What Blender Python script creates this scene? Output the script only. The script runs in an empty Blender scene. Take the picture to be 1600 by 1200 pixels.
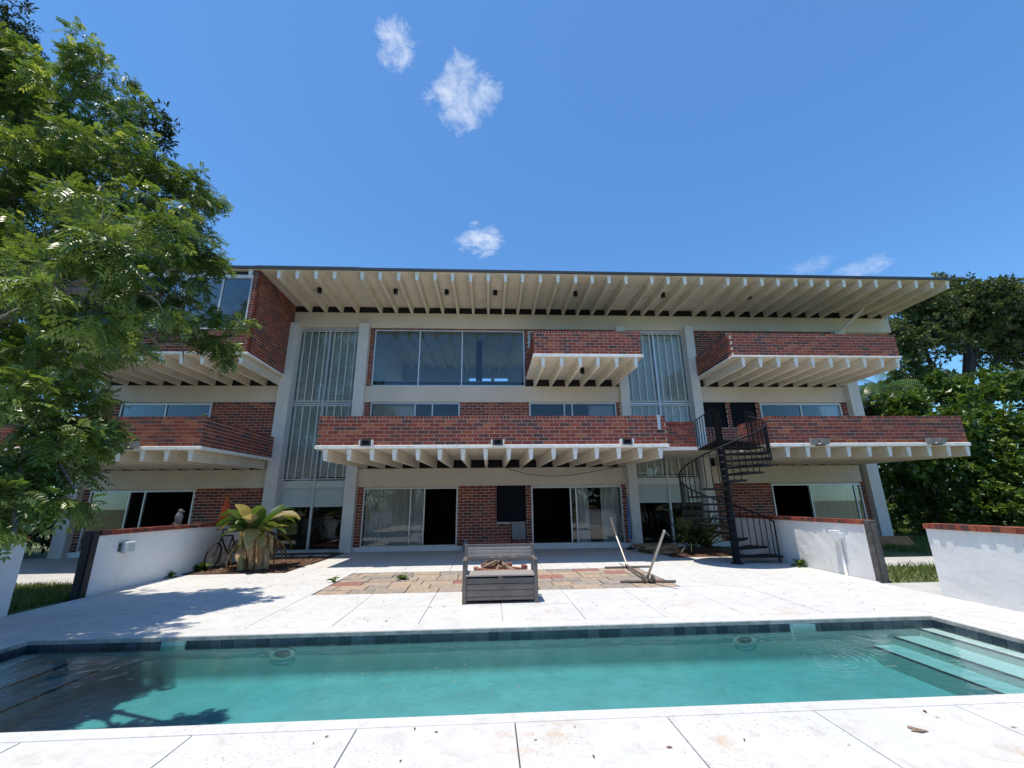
import bpy, math, random
import numpy as np
from mathutils import Vector, Matrix

random.seed(7)
rng = np.random.default_rng(7)
scn = bpy.context.scene
COL = scn.collection

# ------------------------------------------------------------------ camera
cd = bpy.data.cameras.new("camera"); cam = bpy.data.objects.new("camera", cd); COL.objects.link(cam)
cd.sensor_width = 36.0; cd.sensor_fit = 'HORIZONTAL'; cd.lens = 665.2 / 1600 * 36
cd.clip_start = 0.05; cd.clip_end = 2000
CR, CU, CF = (0.99858402, -0.05186995, -0.01180981), (-0.0026026, -0.26936895, 0.96303354), (0.05313369, 0.96163916, 0.26912253)
CAMP = Vector((0, 0, 1.6))
cam.matrix_world = Matrix(((CR[0], CU[0], -CF[0], 0), (CR[1], CU[1], -CF[1], 0), (CR[2], CU[2], -CF[2], 1.6), (0, 0, 0, 1)))
scn.camera = cam

# ------------------------------------------------------------------ sky, sun, exposure
SUN_TO = Vector((-0.17, -0.11, 1.0)).normalized()
world = bpy.data.worlds.new("World"); scn.world = world; world.use_nodes = True
nt = world.node_tree; nt.nodes.clear()
wo_ = nt.nodes.new("ShaderNodeOutputWorld"); bg = nt.nodes.new("ShaderNodeBackground")
sky = nt.nodes.new("ShaderNodeTexSky"); sky.sky_type = 'NISHITA'; sky.sun_disc = False
sky.sun_elevation = math.asin(SUN_TO.z); sky.sun_rotation = math.atan2(SUN_TO.x, SUN_TO.y)
sky.air_density = 1.0; sky.dust_density = 0.15; sky.ozone_density = 3.0
bg.inputs[1].default_value = 0.128
tcw = nt.nodes.new("ShaderNodeTexCoord")
def cloud(direction, size, squash, dens, seed, wide=1.0):
    """a small cloud round one direction of the sky: noise times a soft disc of directions"""
    d = Vector(direction).normalized()
    sub = nt.nodes.new("ShaderNodeVectorMath"); sub.operation = 'SUBTRACT'; sub.inputs[1].default_value = d
    nt.links.new(tcw.outputs['Generated'], sub.inputs[0])
    mul = nt.nodes.new("ShaderNodeVectorMath"); mul.operation = 'MULTIPLY'; mul.inputs[1].default_value = (1 / (size * wide), 1 / size, 1 / (size * squash))
    nt.links.new(sub.outputs[0], mul.inputs[0])
    ln = nt.nodes.new("ShaderNodeVectorMath"); ln.operation = 'LENGTH'; nt.links.new(mul.outputs[0], ln.inputs[0])
    fall = nt.nodes.new("ShaderNodeMapRange"); fall.inputs[1].default_value = 0.15; fall.inputs[2].default_value = 1.0
    fall.inputs[3].default_value = 1.0; fall.inputs[4].default_value = 0.0; fall.interpolation_type = 'SMOOTHSTEP'
    nt.links.new(ln.outputs['Value'], fall.inputs[0])
    nz = nt.nodes.new("ShaderNodeTexNoise"); nz.inputs['Scale'].default_value = 2.6; nz.inputs['Detail'].default_value = 9
    nz.inputs['Roughness'].default_value = 0.7; nz.inputs['Distortion'].default_value = 0.5
    off = nt.nodes.new("ShaderNodeVectorMath"); off.operation = 'ADD'; off.inputs[1].default_value = (seed * 3.1, seed * 1.7, seed)
    nt.links.new(mul.outputs[0], off.inputs[0]); nt.links.new(off.outputs[0], nz.inputs['Vector'])
    th = nt.nodes.new("ShaderNodeMath"); th.operation = 'MULTIPLY_ADD'; th.inputs[1].default_value = 0.52; th.inputs[2].default_value = 0
    nt.links.new(fall.outputs[0], th.inputs[0])
    su = nt.nodes.new("ShaderNodeMath"); su.operation = 'ADD'; nt.links.new(th.outputs[0], su.inputs[0]); nt.links.new(nz.outputs['Fac'], su.inputs[1])
    rm = nt.nodes.new("ShaderNodeMapRange"); rm.inputs[1].default_value = 0.84; rm.inputs[2].default_value = 1.34
    rm.inputs[3].default_value = 0; rm.inputs[4].default_value = dens; nt.links.new(su.outputs[0], rm.inputs[0])
    return rm.outputs[0]
cl = [cloud((-0.1655, 0.5825, 0.7958), 0.078, 1.2, 0.8, 1.3), cloud((-0.0504, 0.6460, 0.7616), 0.115, .95, 0.85, 4.2, 1.25),
      cloud((-0.0187, 0.8270, 0.5619), 0.080, 0.8, 1.0, 7.7, 1.3), cloud((0.6591, 0.6407, 0.3937), 0.085, 0.45, 0.45, 9.1),
      cloud((0.5997, 0.6796, 0.4225), 0.080, 0.40, 0.30, 12.4), cloud((-0.75, -0.5, 0.5), 0.18, 0.5, 0.7, 2.2), cloud((0.5, -0.8, 0.45), 0.2, 0.45, 0.7, 5.9)]
acc = cl[0]
for c_ in cl[1:]:
    mx = nt.nodes.new("ShaderNodeMath"); mx.operation = 'MAXIMUM'; nt.links.new(acc, mx.inputs[0]); nt.links.new(c_, mx.inputs[1]); acc = mx.outputs[0]
mixw = nt.nodes.new("ShaderNodeMixRGB"); mixw.inputs[2].default_value = (5.2, 5.4, 5.6, 1)
tint = nt.nodes.new("ShaderNodeMixRGB"); tint.blend_type = 'MULTIPLY'; tint.inputs[0].default_value = 1; tint.inputs[2].default_value = (.54, .83, 1.02, 1)
nt.links.new(sky.outputs[0], tint.inputs[1])
nt.links.new(acc, mixw.inputs[0]); nt.links.new(tint.outputs[0], mixw.inputs[1])
nt.links.new(mixw.outputs[0], bg.inputs[0]); nt.links.new(bg.outputs[0], wo_.inputs[0])

sd = bpy.data.lights.new("sun", 'SUN'); sd.energy = 3.1; sd.angle = math.radians(0.53); sd.color = (1.0, 0.92, 0.79)
sun = bpy.data.objects.new("sun", sd); COL.objects.link(sun); sun.rotation_euler = SUN_TO.to_track_quat('Z', 'Y').to_euler(); sun.location = (0, 0, 40)

vs = scn.view_settings; vs.view_transform = 'Standard'; vs.look = 'None'; vs.gamma = 1; vs.use_curve_mapping = False; vs.exposure = 0.70
cy = scn.cycles
cy.max_bounces = 8; cy.diffuse_bounces = 4; cy.glossy_bounces = 3; cy.transparent_max_bounces = 16; cy.transmission_bounces = 4
cy.caustics_reflective = False; cy.caustics_refractive = False; cy.use_denoising = True; cy.sample_clamp_indirect = 6

# ------------------------------------------------------------------ materials
def nodes(m):
    m.use_nodes = True; t = m.node_tree; b = t.nodes["Principled BSDF"]; return t, b
def ramp(t, fac, stops):
    r = t.nodes.new("ShaderNodeValToRGB"); e = r.color_ramp.elements
    while len(e) > 1: e.remove(e[-1])
    e[0].position = stops[0][0]; e[0].color = (*stops[0][1], 1)
    for p, c in stops[1:]:
        n = e.new(p); n.color = (*c, 1)
    t.links.new(fac, r.inputs[0]); return r.outputs[0]
def noise(t, scale, detail=4, rough=.55, vec=None, dist=0):
    n = t.nodes.new("ShaderNodeTexNoise"); n.inputs['Scale'].default_value = scale; n.inputs['Detail'].default_value = detail
    n.inputs['Roughness'].default_value = rough; n.inputs['Distortion'].default_value = dist
    if vec is None:
        g = t.nodes.get("geo") or t.nodes.new("ShaderNodeNewGeometry"); g.name = "geo"; vec = g.outputs['Position']
    t.links.new(vec, n.inputs['Vector']); return n.outputs['Fac']
def mix(t, fac, a, b, mode='MIX'):
    n = t.nodes.new("ShaderNodeMixRGB"); n.blend_type = mode
    for i, s in ((0, fac), (1, a), (2, b)):
        if isinstance(s, (int, float)): n.inputs[i].default_value = s
        elif isinstance(s, tuple): n.inputs[i].default_value = (*s, 1)
        else: t.links.new(s, n.inputs[i])
    return n.outputs[0]
def thresh(t, fac, a, b, lo=0., hi=1.):
    n = t.nodes.new("ShaderNodeMapRange"); n.inputs[1].default_value = a; n.inputs[2].default_value = b; n.inputs[3].default_value = lo; n.inputs[4].default_value = hi
    t.links.new(fac, n.inputs[0]); return n.outputs[0]
def bump(t, b, h, strength, dist=0.01):
    n = t.nodes.new("ShaderNodeBump"); n.inputs['Strength'].default_value = strength; n.inputs['Distance'].default_value = dist
    t.links.new(h, n.inputs['Height']); t.links.new(n.outputs[0], b.inputs['Normal'])
M = {}
def paint(name, col, rough=.7, var=.12, scale=1.5, dirt=None, dirt_amt=.5, grain=60, bmp=.15, metal=0., spec=.4):
    m = bpy.data.materials.new(name); t, b = nodes(m)
    c = tuple(col)
    n1 = noise(t, scale, 5); lo = tuple(x * (1 - var) for x in c); hi = tuple(min(1, x * (1 + var)) for x in c)
    out = ramp(t, n1, [(.3, lo), (.7, hi)])
    if dirt:
        n2 = noise(t, scale * 2.3, 8, .68, dist=.4)
        out = mix(t, thresh(t, n2, .55, .72, 0, dirt_amt), out, dirt)
    t.links.new(out, b.inputs['Base Color']); b.inputs['Roughness'].default_value = rough; b.inputs['Metallic'].default_value = metal
    b.inputs['Specular IOR Level'].default_value = spec
    if bmp: bump(t, b, noise(t, grain, 4), bmp)
    M[name] = m; return m
paint("beige", (.72, .645, .52), .75, .08, 1.6, (.38, .32, .25), .5)
paint("beam_paint", (.66, .585, .485), .75, .07, .8, (.36, .33, .27), .3)
paint("column_paint", (.68, .66, .62), .7, .06, 1.2, (.42, .40, .36), .25)
paint("white_edge", (.90, .875, .815), .75, .10, 6, (.36, .32, .27), .85, 40, .6)
paint("mortar", (.64, .575, .51), .9, .12, 8)
paint("gap_shade", (.012, .012, .013), .9, .1)
paint("roof_edge", (.045, .048, .055), .5, .2, 3)
paint("roofing", (.22, .22, .22), .9, .15, 2)
paint("aluminium", (.62, .63, .63), .38, .05, 4, (.35, .34, .33), .3, metal=.55)
paint("white_metal", (.74, .75, .75), .45, .05, 4, (.45, .42, .38), .25, bmp=0)
paint("bar_white", (.90, .90, .86), .5, .05, 4, bmp=0)
paint("spandrel", (.50, .56, .54), .35, .05, .7, bmp=0)
paint("interior_dark", (.055, .052, .05), .8, .1)  # near-black, so the lower rooms' shade is put into their colour
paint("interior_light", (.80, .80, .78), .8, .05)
paint("screen_dark", (.007, .009, .014), .7, .2, 2, spec=.12)
paint("black_metal", (.010, .010, .012), .6, .25, 5, (.05, .04, .035), .2, spec=.22)
paint("bench_grey", (.150, .128, .115), .5, .12, 6, (.24, .23, .22), .4, 30, .2)
paint("bench_seat", (.33, .295, .275), .55, .1, 6, (.20, .19, .18), .4, 30, .2)
paint("pole_metal", (.42, .39, .34), .45, .18, 7, (.20, .12, .06), .5, metal=.3)
paint("bar_brown", (.13, .115, .10), .55, .2, 7, (.22, .10, .05), .5)
paint("pallet_wood", (.38, .26, .15), .85, .3, 7, (.10, .075, .055), .6)
paint("board_wood", (.42, .20, .08), .7, .2, 5)
paint("post_black", (.020, .020, .022), .6, .3, 6, (.15, .13, .11), .35)
paint("post_worn", (.085, .08, .075), .8, .4, 6, (.30, .28, .25), .5)
paint("orange_cloth", (.64, .10, .025), .85, .25, 7, (.24, .05, .03), .6)
paint("stone_grey", (.32, .32, .32), .9, .25, 14, (.14, .14, .13), .6)
paint("stone_dark", (.15, .15, .15), .9, .3, 14, (.06, .06, .06), .6)
paint("blue_cloth", (.10, .14, .28), .8, .2, 9)
paint("black_rubber", (.015, .015, .015), .7, .2)
paint("red_paint", (.13, .015, .015), .4, .1)
paint("chair_mesh", (.20, .215, .225), .7, .1, 9)
paint("firebrick", (.30, .13, .085), .85, .2, 6, (.20, .10, .07), .5)
paint("log_wood", (.27, .20, .14), .9, .3, 12, (.08, .06, .05), .6)
paint("bark", (.135, .115, .095), .95, .3, 9, (.05, .045, .04), .6, 25, .8)
paint("bark_dark", (.050, .043, .036), .95, .3, 9, (.02, .018, .016), .6, 25, .8)
paint("bark_light", (.20, .175, .15), .95, .3, 9, (.07, .06, .055), .6, 25, .8)
paint("dry_leaf", (.36, .25, .14), .9, .4, 9, (.14, .085, .05), .6)
paint("stalk", (.33, .33, .15), .7, .3, 9, (.30, .22, .12), .6)
paint("mulch", (.105, .055, .037), .95, .5, 12, (.20, .14, .08), .6, 30, 1.)
paint("path_concrete", (.48, .47, .44), .85, .12, 1.2, (.26, .24, .21), .4)
paint("plaster_pool", (.62, .70, .67), .7, .10, 3.0, (.47, .57, .56), .6)
paint("step_pool", (.64, .70, .67), .7, .06, 2)
paint("dark_tile_line", (.03, .045, .055), .4, .2)
paint("skimmer", (.28, .46, .43), .5, .1)
paint("coping_edge", (.40, .39, .36), .9, .35, 5, (.13, .12, .11), .6, 30, .5)
paint("ground_soil", (.14, .15, .065), .95, .35, 1.5, (.09, .12, .04), .6)
paint("drain_dark", (.05, .05, .045), .7, .2)

def deck_material(name, base):
    m = bpy.data.materials.new(name); t, b = nodes(m)
    out = ramp(t, noise(t, .9, 6, .6), [(.3, tuple(x * .90 for x in base)), (.7, base)])
    sc = noise(t, 5.5, 9, .7, dist=.6); out = mix(t, thresh(t, sc, .50, .68, 0, .6), out, (.45, .415, .355))
    pit = noise(t, 42, 3, .5); patch = noise(t, .8, 3, .5)
    pm = t.nodes.new("ShaderNodeMath"); pm.operation = 'MULTIPLY'
    t.links.new(thresh(t, pit, .60, .64), pm.inputs[0]); t.links.new(thresh(t, patch, .46, .58), pm.inputs[1])
    out = mix(t, thresh(t, pm.outputs[0], 0, 1, 0, .6), out, (.30, .285, .26))
    ru = noise(t, 2.1, 7, .65, dist=1.0); rp = noise(t, .55, 2)
    rm = t.nodes.new("ShaderNodeMath"); rm.operation = 'MULTIPLY'
    t.links.new(thresh(t, ru, .60, .72, 0, .65), rm.inputs[0]); t.links.new(thresh(t, rp, .55, .62), rm.inputs[1])
    out = mix(t, rm.outputs[0], out, (.52, .33, .15))
    g = t.nodes.get("geo"); wob = noise(t, 7, 6, .7)
    for px_, py_, r_ in ((.24, 3.52, .30), (.55, 3.62, .22), (.95, 7.15, .22), (.62, 6.72, .16), (4.35, 6.72, .34), (3.2, 7.35, .3), (-.6, 7.3, .2), (1.6, 3.4, .18)):
        dn = t.nodes.new("ShaderNodeVectorMath"); dn.operation = 'DISTANCE'; dn.inputs[1].default_value = (px_, py_, 0); t.links.new(g.outputs['Position'], dn.inputs[0])
        ml = t.nodes.new("ShaderNodeMath"); ml.operation = 'MULTIPLY'; t.links.new(thresh(t, dn.outputs['Value'], r_, 0, 0, 1), ml.inputs[0]); t.links.new(thresh(t, wob, .42, .62, 0, .6), ml.inputs[1])
        out = mix(t, ml.outputs[0], out, (.50, .30, .12))
    t.links.new(out, b.inputs['Base Color']); b.inputs['Roughness'].default_value = .8; b.inputs['Specular IOR Level'].default_value = .25
    bump(t, b, noise(t, 45, 5, .6), .35); M[name] = m
deck_material("deck_paint", (.635, .63, .615))
def wall_material():
    m = bpy.data.materials.new("wall_paint"); t, b = nodes(m)
    out = ramp(t, noise(t, 1.3, 6, .6), [(.3, (.72, .72, .71)), (.7, (.82, .82, .81))])
    g = t.nodes.get("geo")
    mp = t.nodes.new("ShaderNodeMapping"); mp.inputs['Scale'].default_value = (3, 3, .8); t.links.new(g.outputs['Position'], mp.inputs['Vector'])
    st = noise(t, 2.6, 8, .7, vec=mp.outputs[0], dist=.5); out = mix(t, thresh(t, st, .56, .74, 0, .35), out, (.44, .42, .37))
    mp2 = t.nodes.new("ShaderNodeMapping"); mp2.inputs['Scale'].default_value = (4, 4, 13); t.links.new(g.outputs['Position'], mp2.inputs['Vector'])
    sc = noise(t, 2.2, 9, .72, vec=mp2.outputs[0], dist=.3); out = mix(t, thresh(t, sc, .62, .67, 0, .6), out, (.27, .26, .24))
    t.links.new(out, b.inputs['Base Color']); b.inputs['Roughness'].default_value = .85; bump(t, b, noise(t, 14, 8, .65), .35, .02); M["wall_paint"] = m
wall_material()

def tone_mat(name, stops, rough=.85, nscale=30, namt=.35, bmp=.4, translucent=0., tcol=None, spec=.3, bscale=None):
    """colour picked along a ramp by the mesh attribute 'tone' (one value for each brick, leaf, tile)"""
    m = bpy.data.materials.new(name); t, b = nodes(m)
    at = t.nodes.new("ShaderNodeAttribute"); at.attribute_name = "tone"
    c = ramp(t, at.outputs['Fac'], stops)
    if namt:
        n = noise(t, nscale, 5, .6); c = mix(t, namt, c, ramp(t, n, [(.3, (.35, .35, .35)), (.7, (1.25, 1.25, 1.25))]), 'MULTIPLY')
    if name == "brick":
        g = t.nodes.get("geo"); mp = t.nodes.new("ShaderNodeMapping"); mp.inputs['Scale'].default_value = (2.2, 2.2, .7); t.links.new(g.outputs['Position'], mp.inputs['Vector'])
        st_ = noise(t, 1.0, 7, .65, vec=mp.outputs[0], dist=.4); c = mix(t, thresh(t, st_, .56, .76, 0, .55), c, (.075, .052, .048)); ef = noise(t, 3.3, 8, .72); c = mix(t, thresh(t, ef, .62, .78, 0, .5), c, (.42, .33, .29))
    t.links.new(c, b.inputs['Base Color']); b.inputs['Roughness'].default_value = rough; b.inputs['Specular IOR Level'].default_value = spec
    if bmp: bump(t, b, noise(t, bscale or nscale * 2, 4), bmp, .005)
    if translucent:
        tr = t.nodes.new("ShaderNodeBsdfTranslucent"); mc = mix(t, 1.0, c, tcol or (1, 1, 1), 'MULTIPLY'); t.links.new(mc, tr.inputs[0])
        ms = t.nodes.new("ShaderNodeMixShader"); ms.inputs[0].default_value = translucent
        o = t.nodes["Material Output"]; t.links.new(b.outputs[0], ms.inputs[1]); t.links.new(tr.outputs[0], ms.inputs[2]); t.links.new(ms.outputs[0], o.inputs[0])
    M[name] = m; return m
BR = [(0, (.105, .055, .050)), (.22, (.15, .062, .052)), (.38, (.21, .053, .038)), (.6, (.29, .068, .043)), (.8, (.35, .092, .050)), (1, (.39, .135, .065))]
tone_mat("brick", BR, .85, 25, .45, .5)
tone_mat("paver", [(0, (.30, .27, .235)), (.3, (.42, .33, .245)), (.55, (.45, .345, .255)), (.75, (.35, .30, .265)), (.86, (.43, .325, .25)), (.9, (.33, .155, .125)), (1, (.36, .17, .14))], .9, 9, .55, .5, bscale=40)
tone_mat("pool_tile", [(0, (.030, .050, .068)), (.5, (.048, .074, .098)), (1, (.080, .110, .135))], .18, 20, .3, 0, spec=.5)
tone_mat("leaf_ash", [(0, (.040, .075, .018)), (.5, (.125, .195, .040)), (.85, (.24, .32, .072)), (1, (.38, .44, .12))], .36, 3, 0, 0, .40, (1.3, 1.25, .6), .65)
tone_mat("leaf_oak", [(0, (.045, .065, .024)), (.6, (.115, .150, .052)), (1, (.22, .25, .10))], .5, 3, 0, 0, .22, (1.3, 1.3, .7), .45)
tone_mat("leaf_broad", [(0, (.036, .072, .016)), (.6, (.115, .19, .036)), (1, (.28, .36, .075))], .36, 3, 0, 0, .3, (1.4, 1.4, .6), .5)
tone_mat("leaf_dark", [(0, (.015, .030, .010)), (1, (.045, .075, .022))], .5, 3, 0, 0, .2, (1.3, 1.3, .7), .4)
tone_mat("grass", [(0, (.06, .10, .02)), (.6, (.14, .20, .045)), (1, (.28, .27, .11))], .6, 3, 0, 0, .3, (1.4, 1.4, .6), .3)
tone_mat("banana_leaf", [(0, (.045, .095, .020)), (.5, (.095, .165, .040)), (.8, (.22, .24, .09)), (1, (.40, .32, .18))], .42, 14, .4, .2, .3, (1.4, 1.4, .6), .5)
tone_mat("chip", [(0, (.06, .030, .022)), (.6, (.16, .075, .045)), (1, (.36, .27, .18))], .95, 9, .3, 0)

def glass(name, tint, refl=1.0, rough=0.0, ior=1.5):
    m = bpy.data.materials.new(name); m.use_nodes = True; t = m.node_tree; t.nodes.clear()
    o = t.nodes.new("ShaderNodeOutputMaterial"); tr = t.nodes.new("ShaderNodeBsdfTransparent"); tr.inputs[0].default_value = (*tint, 1)
    gl = t.nodes.new("ShaderNodeBsdfGlossy"); gl.inputs['Roughness'].default_value = rough; gl.inputs[0].default_value = (refl, refl, refl, 1)
    fr = t.nodes.new("ShaderNodeFresnel"); fr.inputs[0].default_value = ior; ms = t.nodes.new("ShaderNodeMixShader")
    t.links.new(fr.outputs[0], ms.inputs[0]); t.links.new(tr.outputs[0], ms.inputs[1]); t.links.new(gl.outputs[0], ms.inputs[2]); t.links.new(ms.outputs[0], o.inputs[0])
    M[name] = m; return m, t, gl, fr
glass("glass", (.93, .955, .95), 1, 0, 1.45)
glass("glass_blue", (.86, .92, .965), 1, 0, 1.45)
mw, tw, glw, frw = glass("water", (.97, 1, 1), 1, 0.0, 1.33)
va = tw.nodes.new("ShaderNodeVolumeAbsorption"); va.inputs[0].default_value = (.0, .60, .655, 1); va.inputs[1].default_value = 1.22
tw.links.new(va.outputs[0], [n_ for n_ in tw.nodes if n_.type == 'OUTPUT_MATERIAL'][0].inputs['Volume'])
g_ = tw.nodes.new("ShaderNodeNewGeometry")
wv = tw.nodes.new("ShaderNodeTexNoise"); wv.inputs['Scale'].default_value = 5.5; wv.inputs['Detail'].default_value = 4; tw.links.new(g_.outputs['Position'], wv.inputs['Vector'])
rg = tw.nodes.new("ShaderNodeVectorMath"); rg.operation = 'DISTANCE'; rg.inputs[1].default_value = (3.75, 5.25, -.11); tw.links.new(g_.outputs['Position'], rg.inputs[0])
sn = tw.nodes.new("ShaderNodeMath"); sn.operation = 'MULTIPLY'; sn.inputs[1].default_value = 70; tw.links.new(rg.outputs['Value'], sn.inputs[0])
s2 = tw.nodes.new("ShaderNodeMath"); s2.operation = 'SINE'; tw.links.new(sn.outputs[0], s2.inputs[0])
fl = tw.nodes.new("ShaderNodeMapRange"); fl.inputs[1].default_value = .1; fl.inputs[2].default_value = .85; fl.inputs[3].default_value = .22; fl.inputs[4].default_value = 0; tw.links.new(rg.outputs['Value'], fl.inputs[0])
s3 = tw.nodes.new("ShaderNodeMath"); s3.operation = 'MULTIPLY_ADD'; tw.links.new(s2.outputs[0], s3.inputs[0]); tw.links.new(fl.outputs[0], s3.inputs[1]); tw.links.new(wv.outputs['Fac'], s3.inputs[2])
bw = tw.nodes.new("ShaderNodeBump"); bw.inputs['Strength'].default_value = .35; bw.inputs['Distance'].default_value = .03
tw.links.new(s3.outputs[0], bw.inputs['Height']); tw.links.new(bw.outputs[0], glw.inputs['Normal']); tw.links.new(bw.outputs[0], frw.inputs['Normal'])
m = bpy.data.materials.new("curtain"); t, b = nodes(m); b.inputs['Base Color'].default_value = (.80, .79, .74, 1); b.inputs['Roughness'].default_value = .9
tr = t.nodes.new("ShaderNodeBsdfTranslucent"); tr.inputs[0].default_value = (.8, .79, .74, 1); ms = t.nodes.new("ShaderNodeMixShader"); ms.inputs[0].default_value = .3
t.links.new(b.outputs[0], ms.inputs[1]); t.links.new(tr.outputs[0], ms.inputs[2]); t.links.new(ms.outputs[0], t.nodes["Material Output"].inputs[0]); M["curtain"] = m
paint("blind", (.92, .885, .76), .6, .08, 2, bmp=0)

# ------------------------------------------------------------------ building helpers
def wloc(o):
    v = Vector((0, 0, 0))
    while o is not None: v += o.location; o = o.parent
    return v
def put(o, parent):
    COL.objects.link(o)
    if parent is not None:
        w = wloc(parent); o.parent = parent; o.location = o.location - w
    return o
class MB:
    def __init__(s): s.v = []; s.f = []; s.m = []; s.t = []
    def add(s, vs, fs, m=0, tone=.5):
        k = len(s.v); s.v += [tuple(p) for p in vs]; s.f += [tuple(i + k for i in f) for f in fs]; s.m += [m] * len(fs); s.t += [tone] * len(vs); return s
    def box(s, x0, x1, y0, y1, z0, z1, m=0, tone=.5):
        return s.add([(x0, y0, z0), (x1, y0, z0), (x1, y1, z0), (x0, y1, z0), (x0, y0, z1), (x1, y0, z1), (x1, y1, z1), (x0, y1, z1)],
                     [(0, 3, 2, 1), (4, 5, 6, 7), (0, 1, 5, 4), (1, 2, 6, 5), (2, 3, 7, 6), (3, 0, 4, 7)], m, tone)
    def hexa(s, p, m=0, tone=.5):      # 8 corners, bottom ring then top ring
        return s.add(p, [(0, 3, 2, 1), (4, 5, 6, 7), (0, 1, 5, 4), (1, 2, 6, 5), (2, 3, 7, 6), (3, 0, 4, 7)], m, tone)
    def prism(s, poly, z0, z1, m=0):
        n = len(poly); vs = [(x, y, z0) for x, y in poly] + [(x, y, z1) for x, y in poly]
        return s.add(vs, [tuple(range(n))[::-1], tuple(range(n, 2 * n))] + [(i, (i + 1) % n, n + (i + 1) % n, n + i) for i in range(n)], m)
    def beam(s, a, b, w, h, m=0, up=(0, 0, 1)):
        a = Vector(a); b = Vector(b); d = (b - a).normalized(); u = Vector(up)
        if abs(d.dot(u)) > .98: u = Vector((0, 1, 0))
        r = d.cross(u).normalized() * w / 2; u = r.cross(d).normalized() * h / 2
        return s.hexa([a - r - u, a + r - u, b + r - u, b - r - u, a - r + u, a + r + u, b + r + u, b - r + u], m)
    def tube(s, pts, rad, n=8, m=0, cap=True, tone=.5):
        pts = [Vector(p) for p in pts]; rad = rad if isinstance(rad, (list, tuple)) else [rad] * len(pts)
        vs = []; fs = []; ref = None
        for i, p in enumerate(pts):
            d = (pts[min(i + 1, len(pts) - 1)] - pts[max(i - 1, 0)])
            d = d.normalized() if d.length > 1e-9 else Vector((0, 0, 1))
            if ref is None: ref = Vector((0, 0, 1)) if abs(d.z) < .9 else Vector((1, 0, 0))
            a = d.cross(ref); a = a.normalized() if a.length > 1e-6 else Vector((1, 0, 0)); b_ = d.cross(a).normalized()
            for k in range(n):
                an = 2 * math.pi * k / n; vs.append(p + (a * math.cos(an) + b_ * math.sin(an)) * rad[i])
        for i in range(len(pts) - 1):
            for k in range(n): fs.append((i * n + k, i * n + (k + 1) % n, (i + 1) * n + (k + 1) % n, (i + 1) * n + k))
        if cap: fs += [tuple(range(n)), tuple(range((len(pts) - 1) * n, len(pts) * n))[::-1]]
        return s.add(vs, fs, m, tone)
    def lathe(s, prof, c, n=16, m=0, axis='z'):
        vs = []; fs = []
        for r, h in prof:
            for k in range(n):
                a = 2 * math.pi * k / n; x, y = r * math.cos(a), r * math.sin(a)
                vs.append((c[0] + x, c[1] + y, c[2] + h) if axis == 'z' else ((c[0] + x, c[1] + h, c[2] + y) if axis == 'y' else (c[0] + h, c[1] + x, c[2] + y)))
        for i in range(len(prof) - 1):
            for k in range(n): fs.append((i * n + k, i * n + (k + 1) % n, (i + 1) * n + (k + 1) % n, (i + 1) * n + k))
        fs += [tuple(range(n))[::-1], tuple(range((len(prof) - 1) * n, len(prof) * n))]
        return s.add(vs, fs, m)
    def mesh(s, name, mats, smooth=False):
        me = bpy.data.meshes.new(name); me.from_pydata(s.v, [], s.f)
        for q in (mats if isinstance(mats, (list, tuple)) else [mats]): me.materials.append(M[q])
        if any(s.m): me.polygons.foreach_set('material_index', s.m)
        if smooth: me.polygons.foreach_set('use_smooth', [True] * len(s.f))
        if any(q != .5 for q in s.t):
            at = me.attributes.new("tone", 'FLOAT', 'POINT'); at.data.foreach_set('value', s.t)
        me.update(); return me
    def build(s, name, mats, parent=None, smooth=False, bevel=0):
        w = wloc(parent) if parent is not None else Vector((0, 0, 0))
        s.v = [(p[0] - w.x, p[1] - w.y, p[2] - w.z) for p in s.v]
        o = bpy.data.objects.new(name, s.mesh(name, mats, smooth)); COL.objects.link(o)
        if parent is not None: o.parent = parent
        if bevel:
            bv = o.modifiers.new("bevel", 'BEVEL'); bv.width = bevel; bv.segments = 2; bv.limit_method = 'ANGLE'
        return o
def tag(o, label=None, cat=None, group=None, kind=None):
    if label: o["label"] = label
    if cat: o["category"] = cat
    if group: o["group"] = group
    if kind: o["kind"] = kind
    return o
def thing(name, label, cat, loc, group=None):
    o = bpy.data.objects.new(name, None); o.empty_display_size = .2; COL.objects.link(o); o.location = loc; return tag(o, label, cat, group)
def np_obj(name, V, Q, tone, mat, parent=None):
    V = np.asarray(V, np.float32).reshape(-1, 3); Q = np.asarray(Q, np.int32)
    if parent is not None: V = V - np.array(wloc(parent), np.float32)
    k = Q.shape[1]; me = bpy.data.meshes.new(name); me.vertices.add(len(V)); me.vertices.foreach_set('co', V.ravel())
    me.loops.add(Q.size); me.loops.foreach_set('vertex_index', Q.ravel()); me.polygons.add(len(Q)); me.polygons.foreach_set('loop_start', np.arange(0, Q.size, k, dtype=np.int32))
    at = me.attributes.new("tone", 'FLOAT', 'POINT'); at.data.foreach_set('value', np.asarray(tone, np.float32).ravel())
    me.materials.append(M[mat]); me.update(calc_edges=True); me.shade_flat()
    o = bpy.data.objects.new(name, me); COL.objects.link(o)
    if parent is not None: o.parent = parent
    return o

F = 16.24          # face of the concrete beams
YL, YU = 12.10, 13.45   # fronts of the lower and upper balconies

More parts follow.
